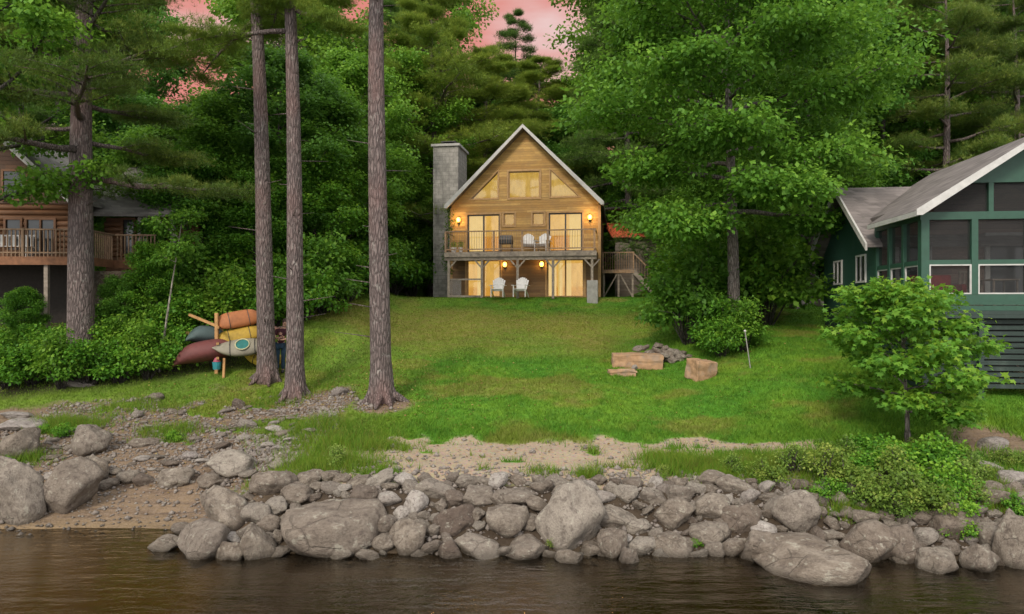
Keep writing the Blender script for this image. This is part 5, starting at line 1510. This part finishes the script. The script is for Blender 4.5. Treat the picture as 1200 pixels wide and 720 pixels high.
# ------------------------------------------------------------------ log house on the left
def log_mat():
    n = NT('log_wall_wood'); co = n.coord('Object', (1, 1, 9)); f = n.noise(co, 2.5, 6, .65)
    c = n.mix(n.ramp(f, [(.3, 0.0), (.7, 1.0)]), (.10, .045, .02), (.20, .09, .036))
    z = n.n('SeparateXYZ', Vector=n.coord('Object')).outputs['Z']
    w2 = n.n('TexWhiteNoise', _noise_dimensions='1D', W=n.math('FLOOR', n.math('DIVIDE', z, .2))).outputs['Value']
    c = n.mix(n.math('MULTIPLY', w2, .45), c, (.14, .07, .035))
    return n.done(n.bsdf(c, .7, n.bump(f, .3, .02)))
M['log'] = log_mat()
M['log_gable'] = planks('dark_gable_boards', (.075, .035, .018), (.14, .065, .03), .16, (.09, .07, .05), .4)
M['stone_wall'] = rockmat('foundation_stone', (.14, .11, .08), (.25, .20, .15))
LX, LY, LZ = P(0, 375, 25.2)[0], 25.2, 3.9
lh = empty('log_house', (LX, LY, LZ), R(3), 'log house with a railed deck behind the thickest pine at the left edge', 'house')
def lz(py, d=25.2): return CAM_Z + (360 - py) * d / F - LZ
def logs(mb, x0, x1, y, z0, z1, skips=()):
    z = z0 + .1
    while z < z1:
        segs = [(x0, x1)]
        for (a, b, c, d) in skips:
            if c < z < d:
                ns = []
                for (p, q) in segs:
                    if b <= p or a >= q: ns.append((p, q)); continue
                    if a > p: ns.append((p, a))
                    if b < q: ns.append((b, q))
                segs = ns
        for p, q in segs: mb.tube([(p, y, z), (q, y, z)], .108, 10)
        z += .2
zfl = lz(303); zcl = lz(246)
m = MB(); wins = [(-1.0, .3, zfl + .05, zfl + 1.65), (.55, 1.15, zfl + .1, zfl + 1.6), (1.3, 2.05, zfl + .5, zfl + 1.6)]
wins = [(.2, .75, zfl + .3, lz(257)), (.95, 1.95, zfl + .1, lz(257))]
logs(m, -4.5, 2.75, .1, zfl, zcl + .25, wins); lw = m.build('wall', M['log'], lh, smooth=True)
MB().box(-4.5, 2.7, .12, .3, zfl - .2, zcl + .3).build('wall_core', M['log'], lh)
def lwin(a, b, c, d, y=0.0, mull=1):
    m = MB(); frame_rect(m, a - .06, b + .06, c - .06, d + .06, y - .04, y + .1, .08)
    if mull: m.box((a + b) / 2 - .03, (a + b) / 2 + .03, y - .035, y + .08, c + .02, d - .02)
    f = m.build('window', M['log'], lh); MB().box(a + .02, b - .02, y + .02, y + .03, c + .02, d - .02).build('pane', M['dark_glass'], f)
lwin(*wins[0], mull=0); lwin(*wins[1])
lwin(-1.6, -.2, zfl + .1, lz(257))
# gable above
zg = zcl + .25
m = MB(); m.prism([(-4.5, zg), (2.9, zg), (-.9, zg + 3.5), (-4.7, zg)], .05, .3); m.build('gable_wall', M['log_gable'], lh)
for (a, b) in ((-2.4, -1.3), (-1.15, -.1), (.05, 1.0)):
    zt2 = zg + 1.25
    m = MB(); frame_rect(m, a, b, zg + .08, zt2, -.03, .045, .08); f = m.build('gable_window', M['log'], lh)
    MB().box(a + .08, b - .08, .0, .04, zg + .16, zt2 - .08).build('pane', M['dark_glass'], f)
m = MB(); SL2 = .92
for s in (1, -1):
    L = 3.95; ax = -.9; az_ = zg + 3.75
    m.prism([(ax, az_), (ax + s * L, az_ - L * SL2), (ax + s * L, az_ - L * SL2 - .14), (ax, az_ - .17)], -1.0, 4.0)
lro = m.build('roof', M['roof_pale'], lh)
for s in (1, -1):
    m = MB(); L = 4.0; m.prism([(ax, az_ + .03), (ax + s * L, az_ + .03 - L * SL2), (ax + s * L, az_ - .24 - L * SL2), (ax, az_ - .24)], -1.06, -1.003); m.build('bargeboard', M['trim_white'], lro)
# right wing with eave to the front
m = MB(); wn2 = [(3.5, 3.95, zfl + .3, zfl + 1.7), (4.7, 5.2, zfl + .3, zfl + 1.7)]
MB().box(2.8, 6.4, 1.9, 2.1, -.3, lz(247)).build('wing_core', M['log'], lh)
logs(m, 2.8, 6.3, 1.85, zfl, lz(250), wn2); m.build('wing_wall', M['log'], lh, smooth=True)
for wq in wn2: lwin(*wq, y=1.8, mull=0)
M['white_post'] = simple('grey_post', (.36, .34, .33))
for u in (4.25, 4.45, 5.5): MB().box(u, u + .16, 1.45, 1.6, zfl, lz(246)).build('wing_post', M['white_post'], lh)
m = MB(); m.add([(2.4, .9, lz(249)), (6.9, .9, lz(249)), (6.9, 4.6, lz(249) + 2.5), (2.4, 4.6, lz(249) + 2.5), (2.4, .9, lz(249) + .14), (6.9, .9, lz(249) + .14), (6.9, 4.6, lz(249) + 2.64), (2.4, 4.6, lz(249) + 2.64)],
                [(0, 1, 2, 3), (4, 7, 6, 5), (0, 4, 5, 1), (1, 5, 6, 2), (2, 6, 7, 3), (3, 7, 4, 0)]); m.build('wing_roof', M['roof_pale'], lh)
# deck
dkx1 = 4.05
m = MB()
for i in range(12): m.box(-4.5, dkx1, -1.75 + i * .145, -1.62 + i * .145, zfl - .10, zfl - .06)
for i in range(14): m.box(dkx1, 5.6 , -.0 + i * .14, .13 + i * .14, zfl - .10, zfl - .06)
m.box(-4.5, dkx1, -1.80, -1.755, zfl - .34, zfl - .055); m.box(dkx1, dkx1 + .045, -1.8, 0, zfl - .34, zfl - .055); m.box(dkx1 + .046, 5.6, -.05, -.004, zfl - .34, zfl - .055)
ldk = m.build('deck', simple('reddish_deck', (.19, .085, .04), .8, .3, 6, .3), lh)
m = MB(); zr2 = zfl + .86
m.box(-4.5, dkx1, -1.79, -1.70, zr2, zr2 + .05); m.box(-4.5, dkx1, -1.77, -1.72, zfl + .06, zfl + .11)
m.box(dkx1 - .03, dkx1 + .06, -1.69, 0, zr2, zr2 + .05); m.box(dkx1 + .07, 5.6, -.04, .05, zr2, zr2 + .05)
u = -4.4
while u < dkx1: m.box(u, u + .035, -1.765, -1.73, zfl - .055, zr2); u += .135
u = -1.6
while u < 0: m.box(dkx1, dkx1 + .035, u, u + .035, zfl - .055, zr2); u += .135
u = dkx1 + .15
while u < 5.6: m.box(u, u + .035, -.02, .015, zfl - .055, zr2); u += .135
for u in (-4.4, -2.3, -.1, 1.9, dkx1 - .04): m.box(u, u + .09, -1.80, -1.71, zfl - .05, zr2 + .07)
m.build('railing', simple('old_railing', (.20, .13, .08), .85, .3, 7, .4), ldk)
for u in (.55, 2.6, 3.9): MB().box(u, u + .13, -1.7, -1.57, -.5, zfl - .11).build('post', M['grey_wood'], ldk)
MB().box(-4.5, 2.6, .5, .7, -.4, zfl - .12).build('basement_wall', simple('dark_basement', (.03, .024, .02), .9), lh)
MB().box(2.6, 6.4, 1.1, 1.85, -.6, zfl - .4).build('foundation', M['stone_wall'], lh)
t = empty('deck_bench', tuple((Matrix.Translation((LX, LY, LZ)) @ Matrix.Rotation(R(3), 4, 'Z')) @ Vector((.9, -1.0, zfl - .06))), R(3), 'pale slatted bench on the log house deck behind its railing', 'bench')
m = MB()
for i in range(8): m.box(-.8 + i * .21, -.7 + i * .21, .22, .25, .42, .80)
m.box(-.85, .85, .21, .26, .80, .85); m.build('backrest', M['white_paint'], t); MB().box(-.85, .85, -.25, .22, .38, .42).build('seat', M['white_paint'], t)
for sx in (-.75, .75): MB().box(sx - .04, sx + .04, -.2, .2, 0, .38).build('leg', M['white_paint'], t)

# ------------------------------------------------------------------ kayak rack, boats, person
rack_y = 22.4
def K3(px, py, d=rack_y): return Vector(P(px, py, d))
M['rack'] = simple('rack_timber', (.40, .22, .085), .8, .25, 8, .3)
bx0, by0, bz0 = K3(254, 430); bz0 = tz(bx0, by0)
rk = empty('kayak_rack', (bx0, by0, bz0), 0, 'wooden rack of poles holding the stacked kayaks at the lawn edge', 'rack')
def rl(v): return Vector(v) - Vector((bx0, by0, bz0))
def rp(nm, a, b, w=.09): MB().bar(rl(a), rl(b), w, w).build(nm, M['rack'], rk)
rp('post', (K3(254, 370).x, rack_y, bz0 - .2), K3(254, 367), .10)
xr = K3(312, 400).x
rp('post', (xr, rack_y + .25, tz(xr, rack_y) - .2), K3(311, 366, rack_y + .25), .10)
rp('post', (bx0 + .1, rack_y + 1.1, bz0 - .2), K3(256, 374, rack_y + 1.1), .09)
rp('arm', K3(256, 383), K3(222, 369, 22.9), .075); rp('arm', K3(256, 402), K3(219, 390, 22.9), .07)
for py, d in ((384, 0), (403, 0), (420, 0)):
    rp('arm', K3(255, py, rack_y - .45), K3(257, py - 1, rack_y + 1.2), .08)
    rp('arm', K3(311, py - 6, rack_y - .35), K3(311, py - 7, rack_y + 1.2), .08)
rp('rail', K3(253, 403, rack_y + .02), K3(312, 397, rack_y + .2), .06)
rp('leg', K3(263, 420, 22.2), (K3(262, 430, 22.1).x, 22.1, tz(K3(262, 430).x, 22.1) - .1), .07)

def boat(name, c, L, W, H, rz, tilt, roll, col, label, cat='kayak', cockpit=True, deckcol=None, incol=(.02, .02, .02), rough=.7):
    """lofted hull: pointed ends, rounded bottom, crowned deck, cockpit with a raised rim and a seat"""
    t = empty(name, c, 0, label, cat); t.rotation_euler = (roll, tilt, rz)
    hull = simple(name + '_hull', col, rough, .12, 3, .08, dirt=tuple(x * .6 for x in col))
    N, Q = 25, 14
    vs = []
    for i in range(N):
        s = -1 + 2 * i / (N - 1); w = W / 2 * max(.02, (1 - abs(s) ** (2.4 if L > 1.65 else 5))); rock_ = H * .35 * abs(s) ** 3
        hb = H * .55 * max(.08, (1 - abs(s) ** 3.5)); hd = H * .40 * max(.06, (1 - abs(s) ** 2.2))
        for q in range(Q):
            a = 2 * PI * q / Q; yy = w * math.cos(a); zz_ = math.sin(a)
            vs.append((s * L / 2, yy * (1 if zz_ < 0 else .98), rock_ + (hd * zz_ if zz_ > 0 else hb * zz_)))
    fs = []
    for i in range(N - 1):
        for q in range(Q):
            a = i * Q + q; b = i * Q + (q + 1) % Q; fs.append((a, b, b + Q, a + Q))
    fs.append(tuple(range(Q - 1, -1, -1))); fs.append(tuple((N - 1) * Q + q for q in range(Q)))
    MB().add(vs, fs).build('hull', hull, t, smooth=True)
    for sp_ in ((-.42, .40) if L < 2.0 and name == 'kayak' else ()):
        w = W / 2 * (1 - abs(sp_) ** (2.4 if L > 1.65 else 5)) + .008; rk_ = H * .35 * abs(sp_) ** 3
        MB().tube([(sp_ * L / 2, w * math.cos(a), rk_ + math.sin(a) * (H * .42 if math.sin(a) > 0 else H * .57)) for a in [2 * PI * k / 18 for k in range(19)]], .011, 5, False).build('strap', M['black'], t)
    if cockpit:
        pts = [(.38 * math.cos(a) * L / 2.6 * .8, W * .31 * math.sin(a), H * .40 + .015) for a in [2 * PI * k / 20 for k in range(21)]]
        MB().tube(pts, .022, 6, False).build('cockpit_rim', simple(name + '_rim', deckcol or (.05, .05, .05), .5), t, smooth=True)
        MB().add([(p[0] * .97, p[1] * .97, H * .405) for p in pts[:-1]], [tuple(range(20))]).build('cockpit', simple(name + '_inside', incol, .7), t)
    else:
        m = MB(); m.tube([(-L * .47, 0, H * .32), (-L * .2, W * .40, H * .02), (L * .2, W * .40, H * .02), (L * .47, 0, H * .32)], .015, 6); m.build('gunwale', simple(name + '_gunwale', deckcol or (.35, .30, .25), .5), t)
        m = MB(); m.tube([(-L * .47, 0, H * .32), (-L * .2, -W * .40, H * .02), (L * .2, -W * .40, H * .02), (L * .47, 0, H * .32)], .015, 6); m.build('gunwale', simple(name + '_gunwale', deckcol or (.35, .30, .25), .5), t)
    return t
boat('kayak', K3(280, 374, rack_y + .35), 1.5, .6, .26, R(28), R(-10), R(-112), (.36, .13, .045), 'orange kayak lying on its side on the top of the rack')
boat('kayak', K3(281, 393, rack_y + .3), 1.6, .56, .26, R(22), R(-12), R(-115), (.40, .26, .03), 'bright yellow kayak on the middle level of the rack')
boat('kayak', K3(285, 407, rack_y - .15), 1.85, .66, .38, R(14), R(-5), R(52), (.22, .20, .15), 'beige and grey blue kayak with a teal cockpit, below the yellow one', deckcol=(.40, .38, .22), incol=(.01, .13, .12))
boat('kayak', K3(312, 421, rack_y + .4), 1.7, .6, .36, R(-12), R(6), R(40), (.50, .36, .03), 'dull yellow kayak lowest on the rack behind the slim trunk')
boat('canoe', K3(306, 390, rack_y + .9), 1.8, .6, .4, R(15), R(-4), R(180), (.24, .10, .065), 'brown hull behind the yellow kayak', cat='canoe', cockpit=False)
boat('canoe', K3(243, 413, rack_y - .1), 2.2, .9, .72, R(20), R(-10), R(172), (.13, .035, .033), 'dark red upturned canoe hanging off the left of the rack', cat='canoe', cockpit=False, deckcol=(.45, .40, .38))
boat('canoe', K3(243, 394, rack_y + .3), 1.35, .82, .62, R(35), R(6), R(172), (.055, .085, .085), 'dark grey green upturned boat above the red canoe', cat='canoe', cockpit=False, deckcol=(.35, .38, .38))
# hanging bucket
x, y, z = K3(254, 428, 22.1)
t = empty('bucket', (x, y, z - .02), 0, 'teal bucket with a pink top hanging in front of the rack', 'bucket')
MB().tube([(0, 0, -.12), (0, 0, .12)], [.11, .14], 12).build('pail', simple('teal_plastic', (.02, .19, .22), .6), t)
MB().tube([(0, 0, .13), (0, 0, .26)], [.12, .05], 10).build('top', simple('pink_cloth', (.35, .08, .12), .8), t)
MB().tube([(0, 0, .24), (.0, .1, .62)], .008, 5).build('cord', M['black'], t)
#@@PART4
# person between the two slim pines
def skin(name, verts, edges, radii, mat, parent, sub=2):
    me = bpy.data.meshes.new(name); me.from_pydata([tuple(v) for v in verts], edges, []); me.update()
    o = link(bpy.data.objects.new(name, me))
    md = o.modifiers.new('skin', 'SKIN'); md.use_smooth_shade = True
    for i, sv in enumerate(me.skin_vertices[0].data):
        r_ = radii[i]; sv.radius = r_ if isinstance(r_, tuple) else (r_, r_); sv.use_root = (i == 0)
    o.modifiers.new('sub', 'SUBSURF').levels = sub; o.modifiers['sub'].render_levels = sub
    dg = bpy.context.evaluated_depsgraph_get(); dg.update()
    nm = bpy.data.meshes.new_from_object(o.evaluated_get(dg)); nm.materials.clear(); nm.materials.append(mat)
    nm.polygons.foreach_set('use_smooth', [True] * len(nm.polygons))
    bpy.data.objects.remove(o); o = link(bpy.data.objects.new(name, nm)); o.parent = parent
    return o
px_, py_, pz_ = ground_at(329, 437)
per = empty('person', (px_, py_, pz_), R(8), 'person in maroon shirt and jeans with folded arms between the two slim pines', 'person')
SK = simple('skin', (.48, .27, .19), .6, .08, 5, .05)
J = {'pel': (0, 0, .93), 'wa': (.02, 0, 1.08), 'ch': (.045, 0, 1.27), 'sh': (.07, 0, 1.41), 'ne': (.10, -.01, 1.50), 'hb': (.13, -.03, 1.58), 'hd': (.15, -.03, 1.66), 'ht': (.165, -.03, 1.74),
     'lh': (-.09, 0, .90), 'lk': (-.10, -.03, .50), 'la': (-.11, .01, .09), 'lt': (-.12, -.15, .04), 'rh': (.09, 0, .90), 'rk': (.09, -.05, .50), 'ra': (.07, .02, .09), 'rt': (.08, -.14, .04),
     'ls': (-.13, 0, 1.39), 'le': (-.20, -.10, 1.14), 'lw': (.02, -.25, 1.17), 'lp': (.09, -.27, 1.19), 'rs': (.26, .01, 1.40), 're': (.32, -.09, 1.15), 'rw': (.10, -.28, 1.10), 'rp': (.03, -.29, 1.11)}
def sk(name, keys, edges, radii, mat, sub=2):
    ix = {k: i for i, k in enumerate(keys)}
    return skin(name, [J[k] for k in keys], [(ix[a], ix[b]) for a, b in edges], radii, mat, per, sub)
keys = ['pel', 'wa', 'ch', 'sh', 'ne', 'hb', 'hd', 'ht', 'lh', 'lk', 'la', 'lt', 'rh', 'rk', 'ra', 'rt', 'ls', 'le', 'lw', 'lp', 'rs', 're', 'rw', 'rp']
E = [('pel', 'wa'), ('wa', 'ch'), ('ch', 'sh'), ('sh', 'ne'), ('ne', 'hb'), ('hb', 'hd'), ('hd', 'ht'), ('pel', 'lh'), ('lh', 'lk'), ('lk', 'la'), ('la', 'lt'), ('pel', 'rh'), ('rh', 'rk'), ('rk', 'ra'), ('ra', 'rt'),
     ('sh', 'ls'), ('ls', 'le'), ('le', 'lw'), ('lw', 'lp'), ('sh', 'rs'), ('rs', 're'), ('re', 'rw'), ('rw', 'rp')]
body = sk('body', keys, E, [(.13, .10), (.12, .09), (.14, .10), (.10, .08), .052, .065, (.078, .095), (.05, .06), .08, .052, .038, .03, .08, .052, .038, .03, .055, .04, .028, .03, .055, .04, .028, .03], SK)
MR = simple('maroon_cloth', (.055, .012, .02), .9, .3, 6)
JN = simple('jeans', (.022, .05, .085), .9, .3, 8)
kk = ['pel', 'wa', 'ch', 'sh', 'ls', 'le', 'rs', 're']; J['pel2'] = J['pel']
Jo = dict(J); J['le'] = tuple(Vector(J['ls']).lerp(Vector(J['le']), .62)); J['re'] = tuple(Vector(J['rs']).lerp(Vector(J['re']), .62))
sk('shirt', kk, [('pel', 'wa'), ('wa', 'ch'), ('ch', 'sh'), ('sh', 'ls'), ('ls', 'le'), ('sh', 'rs'), ('rs', 're')], [(.155, .125), (.145, .115), (.165, .125), (.12, .10), .078, .066, .078, .066], MR)
J = Jo
J['la'] = (-.11, .01, .11); J['ra'] = (.07, .02, .11)
sk('trousers', ['pel', 'lh', 'lk', 'la', 'rh', 'rk', 'ra'], [('pel', 'lh'), ('lh', 'lk'), ('lk', 'la'), ('pel', 'rh'), ('rh', 'rk'), ('rk', 'ra')], [(.15, .12), .10, .072, .06, .10, .072, .06], JN)
for k1, k2 in (('la', 'lt'), ('ra', 'rt')):
    a = Vector(J[k1]); b = Vector(J[k2]); MB().tube([(a.x, a.y + .05, .05), (a.x, a.y, .06), (b.x, b.y, .045), (b.x, b.y - .05, .035)], [.035, .055, .05, .025], 10).build('shoe', simple('dark_shoe', (.03, .028, .027), .7), per, smooth=True)
# head features, hair, fingers
hc = Vector((.152, -.03, 1.67))
m = MB(); m.tube([hc + Vector((0, .03, -.05)), hc + Vector((0, .035, .02)), hc + Vector((0, .02, .09)), hc + Vector((0, .01, .125))], [.085, .10, .09, .03], 14); m.build('hair', simple('brown_hair', (.05, .03, .02), .8), per, smooth=True)
for s in (-1, 1):
    MB().tube([hc + Vector((s * .033, -.093, .005)), hc + Vector((s * .033, -.1, .005))], .011, 8).build('eye', M['black'], per)
MB().tube([hc + Vector((0, -.09, .01)), hc + Vector((0, -.12, -.025)), hc + Vector((0, -.095, -.035))], [.008, .016, .012], 8).build('nose', SK, per, smooth=True)
MB().tube([hc + Vector((-.025, -.092, -.062)), hc + Vector((0, -.1, -.062)), hc + Vector((.025, -.092, -.062))], .006, 6).build('mouth', MR, per)
for s, hp, dx in ((1, J['lp'], 1), (-1, J['rp'], -1)):
    for i in range(4):
        a = Vector(hp) + Vector((dx * .02, -.005, .026 - i * .018)); L_ = (.055, .065, .062, .048)[i]
        MB().tube([a, a + Vector((dx * L_ * .6, .005, 0)), a + Vector((dx * L_, .03, -.005))], [.010, .009, .007], 8).build('finger', SK, per, smooth=True)
    a = Vector(hp) + Vector((-dx * .005, -.01, .03)); MB().tube([a, a + Vector((dx * .03, -.01, .03))], [.011, .008], 8).build('thumb', SK, per, smooth=True)
